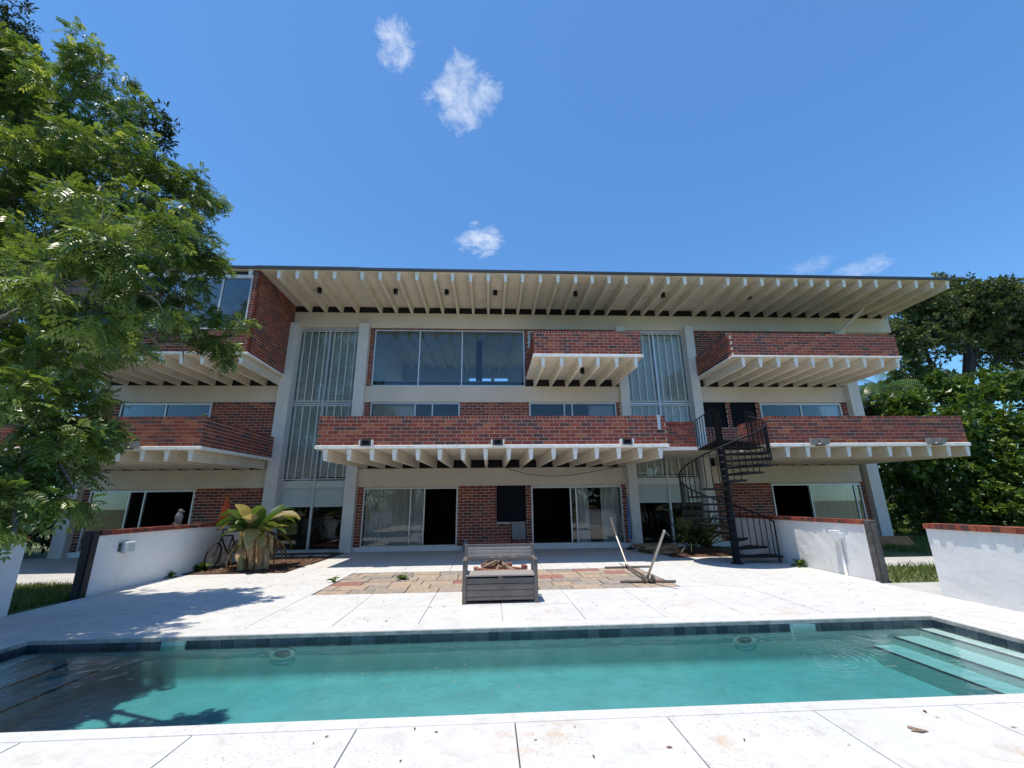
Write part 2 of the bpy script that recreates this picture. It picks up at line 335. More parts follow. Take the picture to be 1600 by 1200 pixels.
# ------------------------------------------------------------------ bricks
BRICKS = []        # every brick of the house: (centre, half sizes, tone, parent part, how large it shows)
def tone():
    r = random.random()
    return random.uniform(0, .30) if r < .22 else (random.uniform(.35, .68) if r < .84 else random.uniform(.7, 1.))
def brick_run(axis, face, nsign, u0, u1, z0, z1, parent, excl=(), depth=.06, shown=1., rowlock=0., rl_depth=.22, phase=0., rl0=None):
    if rowlock:
        zt = z1; z1 = z1 - rowlock; ua = u0 if rl0 is None else rl0; n = max(1, round((u1 - ua) / .104)); p = (u1 - ua) / n
        for i in range(n):
            c = ua + (i + .5) * p; a, b = face, face - nsign * rl_depth
            m_ = (a + b) / 2 + random.uniform(-.002, .002); zc = (z1 + zt) / 2
            h = ((p - .011) / 2, rl_depth / 2, (zt - z1 - .010) / 2)
            BRICKS.append(((c, m_, zc + .004), h, tone(), parent, 0) if axis == 'x' else ((m_, c, zc + .004), (h[1], h[0], h[2]), tone(), parent, 0))
    nc = max(1, round((z1 - z0) / .1041)); ph = (z1 - z0) / nc; L = .3125; J = .0135
    for k in range(nc):
        za = z0 + k * ph; zm = za + ph / 2
        iv = [(u0, u1)]
        for (e0, e1, f0, f1) in excl:
            if f0 - .02 < zm < f1 + .02:
                nv = []
                for a, b in iv:
                    if e1 <= a or e0 >= b: nv.append((a, b)); continue
                    if e0 > a: nv.append((a, e0))
                    if e1 < b: nv.append((e1, b))
                iv = nv
        off = phase + (k % 2) * L / 2
        for a, b in iv:
            i0 = math.floor((a - off) / L); x = i0 * L + off
            while x < b - .02:
                p, q = max(x, a) + J / 2, min(x + L, b) - J / 2; x += L
                if q - p < .03: continue
                pr = random.uniform(-.0012, .0006); mid = face - nsign * (depth / 2) + nsign * pr
                hz = (ph - J) / 2
                if axis == 'x': c, h = ((p + q) / 2, mid, zm), ((q - p) / 2, depth / 2, hz)
                else: c, h = (mid, (p + q) / 2, zm), (depth / 2, (q - p) / 2, hz)
                s_ = shown * h[0] * h[2] / ((c[0]) ** 2 + c[1] ** 2 + (c[2] - 1.6) ** 2) if axis == 'x' and shown else 0
                BRICKS.append((c, h, tone(), parent, s_))
def make_bricks(house):
    order = sorted(range(len(BRICKS)), key=lambda i: -BRICKS[i][4])[:300]; chosen = set(order); cache = {}
    V = []; T = []
    cube = np.array([(-1, -1, -1), (1, -1, -1), (1, 1, -1), (-1, 1, -1), (-1, -1, 1), (1, -1, 1), (1, 1, 1), (-1, 1, 1)], np.float32)
    FQ = np.array([(0, 3, 2, 1), (4, 5, 6, 7), (0, 1, 5, 4), (1, 2, 6, 5), (2, 3, 7, 6), (3, 0, 4, 7)], np.int32)
    for i, (c, h, tn, par, s_) in enumerate(BRICKS):
        if i in chosen:
            tq = round(tn * 11) / 11; key = (round(h[0], 3), round(h[1], 3), round(h[2], 3), tq)
            if key not in cache:
                cache[key] = MB().box(-h[0], h[0], -h[1], h[1], -h[2], h[2], 0, tq + 1e-4).mesh("brick", "brick")
            o = bpy.data.objects.new("brick", cache[key]); o.location = c; put(o, par)
        else:
            V.append(cube * np.array(h, np.float32) + np.array(c, np.float32)); T += [tn] * 8
    n = len(V); Q = (np.arange(n, dtype=np.int32)[:, None, None] * 8 + FQ[None]).reshape(-1, 4)
    o = np_obj("brickwork", np.concatenate(V), Q, T, "brick", house); o["kind"] = "stuff"

# ------------------------------------------------------------------ ground, deck, pool
PX0, PX1, PY0, PY1 = -5.80, 6.23, 3.95, 6.36
def rects_around(X0, X1, Y0, Y1, hx0, hx1, hy0, hy1):
    return [(X0, X1, Y0, hy0), (X0, X1, hy1, Y1), (X0, hx0, hy0, hy1), (hx1, X1, hy0, hy1)]
g = MB()
for a, b_, c, d in rects_around(-400, 400, -400, 400, PX0 - .1, PX1 + .1, PY0 - .1, PY1 + .1):
    g.add([(a, c, -.07), (b_, c, -.07), (b_, d, -.07), (a, d, -.07)], [(0, 1, 2, 3)])
tag(g.build("ground", "ground_soil"), kind="structure")

deck = tag(MB().prism([(-7.62, 6.5), (7.9, 6.5), (7.9, 16.4), (-4.95, 16.4), (-5.08, 11.62), (-7.62, 11.75)], -.066, -.03).build("pool_deck", "path_concrete"), kind="structure")
GX = [.2 + 1.175 * k for k in range(-9, 10)]
def slabs(x0, x1, y0, y1, xs=GX, ys=(), gap=.009):
    ex = [x0] + [q for q in xs if x0 + .05 < q < x1 - .05] + [x1]; ey = [y0] + [q for q in ys if y0 + .05 < q < y1 - .05] + [y1]
    for i in range(len(ex) - 1):
        for j in range(len(ey) - 1):
            zt = random.uniform(-.0015, .0015); q = gap / 2
            MB().box(ex[i] + q, ex[i + 1] - q, ey[j] + q, ey[j + 1] - q, -.062, zt).build("slab", "deck_paint", deck, bevel=.004)
GY = [8.83 + 1.17 * k for k in range(-12, 7)]
slabs(-8.7, 9.6, -2.87, 3.79, ys=[3.79 - 1.17 * k for k in range(1, 6)])
slabs(-8.7, PX0 - .16, 3.79, 6.66, ys=GY); slabs(PX1 + .16, 9.6, 3.79, 6.66, ys=GY)
slabs(-7.52, 7.70, 6.66, 8.83, ys=GY)
slabs(-7.52, -3.30, 8.83, 11.66, ys=GY); slabs(3.72, 7.79, 8.83, 11.6, ys=GY)
slabs(-3.30, 3.72, 11.42, 11.6); slabs(-5.04, 7.8, 11.6, 13.15, ys=[]); slabs(-4.98, 5.4, 13.15, 16.2, ys=[14.9])
cop = MB()
for a, b_, c, d in ((PX0 - .16, PX1 + .16, 3.79, PY0), (PX0 - .16, PX1 + .16, PY1, 6.66), (PX0 - .16, PX0, PY0, PY1), (PX1, PX1 + .16, PY0, PY1)):
    o = MB().box(a + .004, b_ - .004, c + .004, d - .004, -.055, .002).build("coping", ["deck_paint", "coping_edge"], deck, bevel=.012)
for a, b_, c, d in ((PX0, PX1, PY1 - .006, PY1 + .003), (PX0 - .003, PX0 + .006, PY0, PY1 - .007), (PX1 - .006, PX1 + .003, PY0, PY1 - .007)):
    MB().box(a, b_, c, d, -.054, -.010).build("coping_lip", "coping_edge", deck)
# pavers let into the deck
pav = tag(MB().box(-3.3, 3.72, 8.83, 11.42, -.064, -.022).build("paver_patio", "mulch"), kind="structure")
y = 8.84; row = 0; seen_red = 0
while y < 11.38:
    h = [.43, .46, .40, .44, .42, .43][row % 6]; h = min(h, 11.41 - y); x = -3.29 - (row % 2) * .22
    while x < 3.70:
        w = random.choice([.42, .46, .60, .62, .66]); a, b_ = max(x, -3.29), min(x + w, 3.71)
        if 3.71 - b_ < .16: b_ = 3.71
        if b_ - a > .08:
            tn = random.uniform(0, .84) if random.random() < .90 else random.uniform(.92, 1)
            MB().box(a + .009, b_ - .009, y + .009, y + h - .009, -.05, random.uniform(-.009, .004), 0, tn + 1e-4).build("paver", "paver", pav, bevel=.006)
        x += w
    y += h; row += 1

pool = MB(); ZF = -.55
def quad(mb, p, m=0): mb.add(p, [(0, 1, 2, 3)], m)
rc = .10; prof = [(0, -.05), (0, ZF + rc)] + [(rc - rc * math.cos(q * math.pi / 16), ZF + rc - rc * math.sin(q * math.pi / 16)) for q in range(1, 9)]
rings = [[(PX0 + d, PY0 + d, z), (PX1 - d, PY0 + d, z), (PX1 - d, PY1 - d, z), (PX0 + d, PY1 - d, z)] for d, z in prof]
for r0_, r1_ in zip(rings[:-1], rings[1:]):
    for k in range(4): quad(pool, [r0_[k], r0_[(k + 1) % 4], r1_[(k + 1) % 4], r1_[k]])
quad(pool, rings[-1])
pool = tag(pool.build("swimming_pool", "plaster_pool"), kind="structure")
pool.data.polygons.foreach_set("use_smooth", [True] * len(pool.data.polygons)); pool.data.set_sharp_from_angle(angle=math.radians(40))
for xs_, zs, sgn in (((6.0, 5.62, 5.28), (-.16, -.25, -.35), 1), ((-5.55, -5.2, -4.86), (-.16, -.25, -.35), -1)):
    prev = PX1 - .002 if sgn > 0 else PX0 + .002
    for x, z in zip(xs_, zs):
        a, b_ = min(x, prev), max(x, prev)
        st = MB().box(a, b_, PY0 + .003, PY1 - .003, ZF + .004, z).build("step", "step_pool", pool)
        e = (x, x + .018) if sgn > 0 else (x - .018, x)
        MB().box(e[0] - .002, e[1] + .002, PY0 + .006, PY1 - .006, z - .013, z + .003).build("tile_edge", "dark_tile_line", st); prev = x
tcache = [MB().box(-.0705, .0705, -.006, .006, -.052, .052, 0, q + 1e-4).mesh("tile", "pool_tile") for q in (0, .25, .5, .75, 1.)]
tcache_y = [MB().box(-.006, .006, -.0705, .0705, -.052, .052, 0, q + 1e-4).mesh("tile", "pool_tile") for q in (0, .25, .5, .75, 1.)]
SK = (-4.04, 4.35)
n = int((PX1 - PX0) / .147)
for i in range(n):
    x = PX0 + (i + .5) * (PX1 - PX0) / n
    if any(abs(x - s_) < .17 for s_ in SK): continue
    o = bpy.data.objects.new("tile", random.choice(tcache)); o.location = (x, PY1 - .006 + random.uniform(-.001, .001), -.107); put(o, pool)
n = int((PY1 - PY0) / .147)
for i in range(n):
    yy = PY0 + (i + .5) * (PY1 - PY0) / n
    for xx in (PX0 + .006, PX1 - .006):
        o = bpy.data.objects.new("tile", random.choice(tcache_y)); o.location = (xx, yy, -.107); put(o, pool)
for s_ in SK:
    sk = MB().box(s_ - .16, s_ + .16, PY1 - .012, PY1 + .001, -.16, -.062).build("skimmer", "skimmer", pool)
for s_ in (-2.65, 3.48):
    ring = [(s_ + q * math.cos(a), PY1 - .008, -.235 + q * .42 * math.sin(a)) for q in (.165, .105) for a in [2 * math.pi * k / 24 for k in range(24)]]
    lo_ = MB().add(ring, [(k, (k + 1) % 24, 24 + (k + 1) % 24, 24 + k) for k in range(24)]).build("light_ring", "step_pool", pool)
    MB().add([(s_ + .104 * math.cos(a), PY1 - .006, -.235 + .044 * math.sin(a)) for a in [2 * math.pi * k / 24 for k in range(24)]], [tuple(range(24))]).build("lens", "stone_grey", lo_)
tag(MB().box(PX0 - .02, PX1 + .02, PY0 - .02, PY1 + .02, ZF - .05, -.103).build("water", "water"), kind="structure")

# ------------------------------------------------------------------ the house
house = thing("apartment_house", "three-storey red brick house with white cantilevered balconies behind the pool", "building", (.19, F, 0))
COLS = {'A': (-8.02, -7.57), 'B': (-5.20, -4.80), 'C': (5.19, 5.55), 'D': (8.10, 8.46), 'E': (14.62, 15.08), 'Z': (-14.75, -14.30)}
for k, (a, b_) in COLS.items():
    top = 8.62 if k in 'ABCD' else (6.3 if k == 'Z' else 8.5)
    MB().box(a, b_, F - .2, F + .4, 0 if k not in 'EZ' else -.05, top).build("column", "column_paint", house, bevel=.012)
BEAMS = [(-4.80, 5.19, 2.23, 2.88), (-4.80, 5.19, 5.41, 6.05), (8.46, 14.50, 2.23, 2.88), (8.46, 14.72, 5.41, 6.05), (-14.30, -8.02, 2.23, 2.88), (-14.30, -8.02, 5.41, 6.05), (-7.85, 17.35, 8.50, 9.15)]
for a, b_, c, d in BEAMS:
    MB().box(a + .002, b_ - .002, F, F + .33, c, d).build("beam", "beam_paint", house, bevel=.008)
# black sheet for the shade in the gap above each beam, between the joists
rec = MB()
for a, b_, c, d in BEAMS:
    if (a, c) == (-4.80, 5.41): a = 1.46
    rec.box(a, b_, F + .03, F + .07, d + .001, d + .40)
rec.build("gap_shade_panel", "gap_shade", house)
# plinth step under the doors
MB().box(-4.79, 5.18, F - .03, F + .3, -.03, .148).build("plinth", "wall_paint", house, bevel=.01)
MB().box(8.47, 14.6, F - .03, F + .3, -.03, .148).build("plinth", "wall_paint", house); MB().box(-14.29, -8.03, F - .03, F + .3, -.03, .148).build("plinth", "wall_paint", house)

BF = F + .05       # face of the brick infill
def infill(x0, x1, z0, z1, holes, shown=1.):
    """brick wall with openings: mortar core in strips round the holes, bricks on its face"""
    mb = MB(); xs_ = sorted({x0, x1, *[q for h in holes for q in h[:2] if x0 < q < x1]})
    for a, b_ in zip(xs_[:-1], xs_[1:]):
        cuts = sorted([(max(h[2], z0), min(h[3], z1)) for h in holes if h[0] <= a + 1e-6 and h[1] >= b_ - 1e-6]); z = z0
        for c, d in cuts:
            if c > z + .001: mb.box(a, b_, BF + .006, F + .24, z, c)
            z = d
        if z < z1 - .001: mb.box(a, b_, BF + .006, F + .24, z, z1)
    o = mb.build("wall", "mortar", house)
    brick_run('x', BF, -1, x0, x1, z0, z1, o, holes, shown=shown)
H1 = [(-4.56, -1.15, .148, 2.18), (.28, 1.35, .94, 2.23), (1.57, 4.97, .148, 2.17)]
H2 = [(-4.56, -1.15, 3.3, 5.38), (1.57, 5.02, 3.3, 5.38)]
H3 = [(-4.60, 1.42, 6.05, 8.42), (1.42, 5.19, 6.05, 6.40), (1.60, 5.05, 6.40, 8.42)]
infill(-4.80, 5.19, .148, 2.23, H1); infill(-4.80, 5.19, 3.2, 5.41, H2); infill(-4.80, 5.19, 6.05, 8.5, H3)
R1 = [(10.83, 14.40, .148, 2.17)]; R2 = [(8.50, 9.49, 4.38, 5.41), (9.69, 10.74, 4.38, 5.41), (10.92, 14.32, 3.3, 5.34)]; R3 = [(9.95, 14.30, 6.40, 8.42)]
infill(8.46, 14.62, .148, 2.23, R1); infill(8.46, 14.62, 3.2, 5.41, R2); infill(8.46, 14.62, 6.42, 8.5, R3)
L1 = [(-14.05, -10.50, .148, 2.17)]; L2 = [(-13.72, -10.46, 3.3, 5.34)]
infill(-14.30, -8.02, .148, 2.23, L1, 0); infill(-14.30, -8.02, 3.2, 5.41, L2, 0)

# windows and sliding doors
def curtain(parent, x0, x1, z0, z1, y, pleat=.075, amp=.03):
    n = max(4, int((x1 - x0) / pleat) * 2); vs = []; fs = []
    for i in range(n + 1):
        x = x0 + (x1 - x0) * i / n + random.uniform(-.008, .008); d = (amp if i % 2 else -amp) * random.uniform(.5, 1.2)
        vs += [(x, y + d, z0), (x, y + d * .8, z1)]
    for i in range(n): fs.append((2 * i, 2 * i + 2, 2 * i + 3, 2 * i + 1))
    return MB().add(vs, fs).build("curtain", "curtain", parent)
def window(x0, x1, z0, z1, panes, mull=(), curtains=(), name="window", fr="aluminium", fw=.045, y=F + .02, gl="glass"):
    f = MB(); d0, d1 = y, y + .09
    f.box(x0, x0 + fw, d0, d1, z0, z1); f.box(x1 - fw, x1, d0, d1, z0, z1)
    f.box(x0 + fw, x1 - fw, d0, d1, z1 - fw, z1); f.box(x0 + fw, x1 - fw, d0, d1, z0, z0 + fw)
    w = f.build(name, fr, house)
    for q in mull: MB().box(q - .022, q + .022, d0 + .008, d1 - .008, z0 + fw, z1 - fw).build("mullion", fr, w)
    for a, b_, k in panes:
        MB().box(a, b_, y + .045, y + .051, z0 + fw, z1 - fw).build("pane", k, w)
    for a, b_ in curtains: curtain(w, a, b_, z0 + .03, z1 - .05, y + .22)
    return w
# ground floor, middle
window(-4.56, -1.15, .148, 2.18, [(-4.515, -2.86, "glass"), (-2.86, -2.37, "glass")], (-2.86, -2.36), [(-4.5, -2.42)], "sliding_door")
window(1.57, 4.97, .148, 2.17, [(3.24, 4.925, "glass"), (3.03, 3.24, "glass")], (3.03, 3.24), [(3.3, 3.75), (4.2, 4.9)], "sliding_door")
scr = window(.28, 1.35, .94, 2.229, [(.30, 1.33, "screen_dark")], (), (), "window", "screen_dark", .03, F + .015)
# first floor, middle
window(-4.56, -1.15, 3.3, 5.38, [(-4.515, -2.86, "glass"), (-2.86, -1.195, "glass")], (-2.86, -2.2), [(-4.5, -2.9)])
window(1.57, 5.02, 3.3, 5.38, [(1.62, 3.26, "glass"), (3.26, 4.975, "glass_blue")], (2.95, 3.26), [(3.95, 4.95)])
# top floor, middle
window(-4.60, 1.42, 6.052, 8.42, [(-4.555, -2.82, "glass_blue"), (-2.78, -1.12, "glass_blue"), (-1.08, 1.375, "glass_blue")], (-2.80, -1.10), (), fw=.045)
window(1.60, 5.05, 6.40, 8.42, [(1.65, 3.3, "glass"), (3.3, 5.0, "glass")], (3.3,))
# right bay
window(10.83, 14.40, .148, 2.17, [(12.37, 14.355, "glass")], (12.35, 14.15), [(12.4, 14.3)], "sliding_door")
window(8.50, 9.49, 4.38, 5.409, [(8.52, 9.47, "screen_dark")], (), (), "window", "screen_dark", .03); window(9.69, 10.74, 4.38, 5.409, [(9.71, 10.72, "screen_dark")], (), (), "window", "screen_dark", .03)
window(10.92, 14.32, 3.3, 5.34, [(10.97, 12.62, "glass"), (12.62, 14.275, "glass")], (12.62,), [(13.6, 14.25)])
window(9.95, 14.30, 6.40, 8.42, [(10.0, 12.1, "glass"), (12.1, 14.25, "glass")], (12.1,))
# left bay
window(-14.05, -10.50, .148, 2.17, [(-14.0, -12.7, "glass")], (-12.72, -12.2), (), "sliding_door")
window(-13.72, -10.46, 3.3, 5.34, [(-13.67, -12.1, "glass"), (-12.1, -10.5, "glass")], (-12.1,))

# tall glazed stair bays with window guards and blinds
def glazed_bay(x0, x1):
    y = F + .10; xm = (x0 + x1) / 2; f = MB()
    f.box(x0, x0 + .05, y, y + .1, .1, 8.40); f.box(x1 - .05, x1, y, y + .1, .1, 8.40)
    f.box(x0, x1, y - .004, y + .104, 8.40, 8.498); f.box(x0 + .05, x1 - .05, y - .003, y + .103, 5.33, 5.41); f.box(x0 + .05, x1 - .05, y - .003, y + .103, 2.22, 2.47)
    f.box(x0 + .05, x1 - .05, y + .002, y + .098, 1.55, 1.59); f.box(x0, x1, y - .03, y + .13, -.03, .10)
    w = f.build("glazed_bay", "aluminium", house)
    MB().box(xm - .035, xm + .035, y - .03, y + .07, .101, 8.399).build("mullion", "aluminium", w)
    for a, b_ in ((x0 + .05, xm - .036), (xm + .036, x1 - .05)):
        for z0, z1 in ((.101, 1.549), (2.471, 5.329), (5.411, 8.399)):
            MB().box(a, b_, y + .045, y + .051, z0, z1).build("pane", "glass", w)
        MB().box(a, b_, y + .035, y + .06, 1.591, 2.219).build("spandrel_panel", "spandrel", w)
        nb = 4
        for i in range(nb):
            x = a + (b_ - a) * (i + .42) / nb + .03
            for z0, z1 in ((2.55, 5.25), (5.45, 8.34)):
                MB().box(x - .0105, x + .0105, y - .05, y - .028, z0, z1).build("bar", "bar_white", w)
        for z in (5.28, 5.46, 8.35, 2.53): MB().box(a, b_, y - .028, y - .008, z - .012, z + .012).build("bar_rail", "bar_white", w)
        bl = MB(); z = 2.6
        while z < 8.3:
            bl.add([(a + .01, y + .085, z), (b_ - .01, y + .085, z), (b_ - .01, y + .103, z + .055), (a + .01, y + .103, z + .055)], [(0, 1, 2, 3)]); z += .058
        bl.build("blind", "blind", w)
glazed_bay(-7.57, -5.20); glazed_bay(5.55, 8.10)

# storey floors, partitions and the rear wall
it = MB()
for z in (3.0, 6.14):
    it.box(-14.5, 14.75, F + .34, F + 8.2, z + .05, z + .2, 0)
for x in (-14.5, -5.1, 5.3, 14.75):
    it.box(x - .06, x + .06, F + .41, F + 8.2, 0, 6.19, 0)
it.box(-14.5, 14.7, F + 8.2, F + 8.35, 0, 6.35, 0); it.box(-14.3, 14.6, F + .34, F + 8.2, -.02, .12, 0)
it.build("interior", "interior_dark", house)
up = MB()
for x in (-8.0, -5.1, 5.4, 8.3, 14.75): up.box(x - .06, x + .06, F + .41, F + 8.2, 6.35, 9.42)
YB = F + 8.2
up.box(-14.5, -4.6, YB, YB + .12, 6.35, 9.42); up.box(4.9, 14.7, YB, YB + .12, 6.35, 9.42); up.box(-4.6, -1.2, YB, YB + .12, 8.36, 9.42); up.box(1.1, 4.9, YB, YB + .12, 8.36, 9.42); up.box(-1.2, 1.1, YB, YB + .12, 8.8, 9.42); up.box(-1.2, 1.1, YB, YB + .12, 6.35, 6.6)  # rear wall opened wide below the sight line to light the room
up.box(-.75, -.55, YB, YB + .12, 6.6, 8.8); up.box(.1, .3, YB, YB + .12, 6.6, 8.8); up.box(-14.5, 14.75, F + .34, F + 8.2, 6.341, 6.36)
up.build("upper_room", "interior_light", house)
MB().box(-.65, -.35, F + 3.7, F + 4.0, 6.361, 9.41).build("room_post", "interior_dark", house)

# roof with rafters
rf = MB()
rf.add([(-16.9, 13.44, 9.42), (17.22, 13.44, 9.42), (17.22, 26.5, 9.42), (-16.9, 26.5, 9.42), (-16.9, 13.44, 9.50), (17.22, 13.44, 9.50), (17.22, 26.5, 9.50), (-16.9, 26.5, 9.50)],
       [(0, 3, 2, 1), (4, 5, 6, 7), (0, 1, 5, 4), (1, 2, 6, 5), (2, 3, 7, 6), (3, 0, 4, 7)]); rf.m = [0, 1, 0, 0, 0, 0]
roof = rf.build("roof", ["beige", "roofing"], house)
MB().box(-16.95, 17.27, 13.395, 13.437, 9.435, 9.535).box(17.223, 17.27, 13.438, 26.5, 9.435, 9.535).build("drip_edge", "roof_edge", roof)
MB().box(-8.1, -4.55, 13.5, 16.5, 9.501, 9.615).build("roof_curb", "roof_edge", roof)
RX = [-7.25, -6.63, -6.0, -5.37, -4.43, -3.81, -3.18, -2.54, -1.92, -1.3, -0.67, -0.05, 0.56, 1.17, 1.81, 2.43, 3.07, 3.67, 4.28, 4.9, 5.85, 6.44, 7.06, 7.68, 8.67, 9.32, 9.95, 10.56, 11.23, 11.83, 12.45, 13.08, 13.71, 14.33, 15.25, 15.9, 16.52, 17.14]
RX = [-16.6, -16.0, -15.3, -14.7, -13.8, -13.2, -12.55, -11.9, -11.0, -10.35, -9.72, -9.08, -8.2] + RX
def joist(parent, name, x, yf, yr, zf, zr, sf, sr, wb=.095, wt_=.145):
    """tapered concrete joist: bottom at zf (tip) and zr (wall), top at sf and sr; its tip is painted white"""
    mb = MB(); a, b_ = wb / 2, wt_ / 2; ch = .02
    mb.hexa([(x - a, yf, zf), (x + a, yf, zf), (x + a, yr, zr), (x - a, yr, zr), (x - b_, yf - ch, sf), (x + b_, yf - ch, sf), (x + b_, yr, sr), (x - b_, yr, sr)])
    mb.m = [0, 0, 1, 0, 0, 0]
    return mb.build(name, ["beige", "white_edge"], parent, bevel=.008)
for x in RX:
    joist(roof, "rafter", x, 13.50, F + .025, 9.13, 9.153, 9.418, 9.418)
for x in RX:
    if -5 < x < 1.6: MB().box(x - .045, x + .045, F + .36, F + 8.1, 9.17, 9.418).build("ceiling_beam", "beige", roof)
MB().tube([(14.62, F - .12, 7.5), (14.66, F - .12, 8.3), (15.35, 15.3, 9.1), (15.40, 15.2, 9.41)], .05, 8).build("downpipe", "column_paint", house, True)

# balconies
def balcony(x0, x1, yf, zs, zt, zp, zj, zjr, sr, xs_, sides=(1, 1), yside=F - .01, shown=1., wall_h=True, label=None):
    """slab (soffit zs, top zt at the front, soffit sr at the wall), joists, brick parapet up to zp"""
    mb = MB(); tr_ = sr + (zt - zs)
    mb.hexa([(x0, yf, zs), (x1, yf, zs), (x1, F, sr), (x0, F, sr), (x0, yf, zt), (x1, yf, zt), (x1, F, tr_), (x0, F, tr_)]); mb.m = [0, 1, 1, 1, 0, 1]
    bal = mb.build("balcony", ["beige", "white_edge"], house, bevel=.012)
    for x in xs_: joist(bal, "joist", x, yf + .07, F + .025, zj, zjr + .003, zs - .002, sr - .002)
    pf = yf + .035
    core = MB(); core.box(x0 + .045, x1 - .045, pf + .006, pf + .2, zt + .003, zp - .008)
    for s_, xx in ((sides[0], x0 + .035), (sides[1], x1 - .035)):
        if s_:
            a, b_ = (xx + .006, xx + .2) if xx < (x0 + x1) / 2 else (xx - .2, xx - .006); core.box(a, b_, pf + .201, yside, zt + .02, zp - .008)
    c_ = core.build("parapet_core", "mortar", bal)
    brick_run('x', pf, -1, x0 + .035, x1 - .035, zt + .004, zp, bal, shown=shown, rowlock=.102)
    if sides[0]: brick_run('y', x0 + .035, -1, pf + .061, yside, zt + .004, zp, bal, rowlock=.102, rl0=pf + .222)
    if sides[1]: brick_run('y', x1 - .035, 1, pf + .061, yside, zt + .004, zp, bal, rowlock=.102, rl0=pf + .222)
    return bal
CJ = [-4.55, -3.9, -3.27, -2.65, -2.0, -1.39, -0.74, -0.1, 0.56, 1.19, 1.84, 2.46, 3.09, 3.73, 4.36, 4.96]
bal_c = balcony(-4.84, 5.22, YL, 3.10, 3.20, 4.035, 2.79, 2.88, 3.175, CJ)
bal_r = balcony(8.27, 14.50, YL, 3.10, 3.20, 4.02, 2.80, 2.88, 3.175, [8.78, 9.4, 10.03, 10.66, 11.3, 11.94, 12.54, 13.19, 13.8, 14.41], yside=13.72, shown=.9)
bal_l = balcony(-14.1, -7.86, YL, 3.10, 3.20, 4.03, 2.80, 2.88, 3.175, [-8.15 - .63 * k for k in range(10)], shown=0)
bal_s = balcony(1.47, 5.24, YU, 6.325, 6.435, 7.275, 5.995, 6.05, 6.325, [1.81, 2.44, 3.07, 3.68, 4.32, 4.98], shown=.95)
bal_u = balcony(8.36, 14.52, YU, 6.36, 6.425, 7.25, 6.03, 6.05, 6.335, [8.76, 9.37, 10.01, 10.66, 11.26, 11.91, 12.54, 13.15, 13.79, 14.38], shown=.8)
# bridge between the middle and right balconies
br = MB().box(5.225, 8.265, 13.72, F, 3.20, 3.31); br.m = [0, 1, 1, 1, 0, 1]; br = br.build("walkway", ["beige", "white_edge"], house)
MB().box(5.3, 6.85, 13.765, 13.95, 3.313, 4.05).build("parapet_core", "mortar", br)
brick_run('x', 13.755, -1, 5.23, 6.86, 3.312, 4.155, br, rowlock=.102, shown=.7)
# enclosed room of the left upper bay
mb = MB().hexa([(-14.0, YU, 6.345), (-7.83, YU, 6.345), (-7.83, F, 6.335), (-14.0, F, 6.335), (-14.0, YU, 6.43), (-7.83, YU, 6.43), (-7.83, F, 6.42), (-14.0, F, 6.42)]); mb.m = [0, 1, 1, 1, 0, 1]
bay = mb.build("bay_room", ["beige", "white_edge"], house, bevel=.012)
for x in [-8.05, -8.33 - .28, -9.25, -9.9, -10.53, -11.17, -11.8, -12.44, -13.07, -13.7]: joist(bay, "joist", x, YU + .07, F + .025, 6.03, 6.053, 6.343, 6.333)
pf = YU + .03
cm = MB(); cm.box(-13.95, -7.93, pf + .006, pf + .2, 6.431, 7.23); cm.box(-8.06, -7.93, pf + .006, pf + .2, 7.231, 9.40); cm.box(-8.05, -7.876, pf + .201, F + .3, 6.425, 9.40); cm.box(-14.0, -13.83, pf + .201, F + .3, 6.425, 9.40)
cm = cm.build("wall", "mortar", house)
brick_run('x', pf, -1, -13.96, -7.87, 6.432, 7.232, cm, shown=0); brick_run('x', pf, -1, -8.07, -7.87, 7.232, 9.405, cm, shown=0)
brick_run('y', -7.87, 1, pf + .061, F + .045, 6.43, 9.405, cm)
window(-10.25, -8.09, 7.234, 9.17, [(-10.2, -9.07, "glass"), (-9.05, -8.135, "glass_blue")], (-9.06,), y=pf + .03, fr="white_metal"); window(-13.9, -10.36, 7.234, 9.17, [(-13.85, -12.1, "glass"), (-12.1, -10.4, "glass")], (-12.1,), y=pf + .03, fr="white_metal")
MB().box(-10.36, -10.25, pf - .01, pf + .14, 7.235, 9.17).build("window_post", "white_metal", house)
MB().box(-13.95, -8.08, pf + .02, pf + .13, 9.172, 9.24).build("head_rail", "white_metal", house); MB().box(-13.9, -8.09, pf + .12, pf + .16, 9.241, 9.417).build("clerestory_panel", "interior_dark", house)
make_bricks(house)

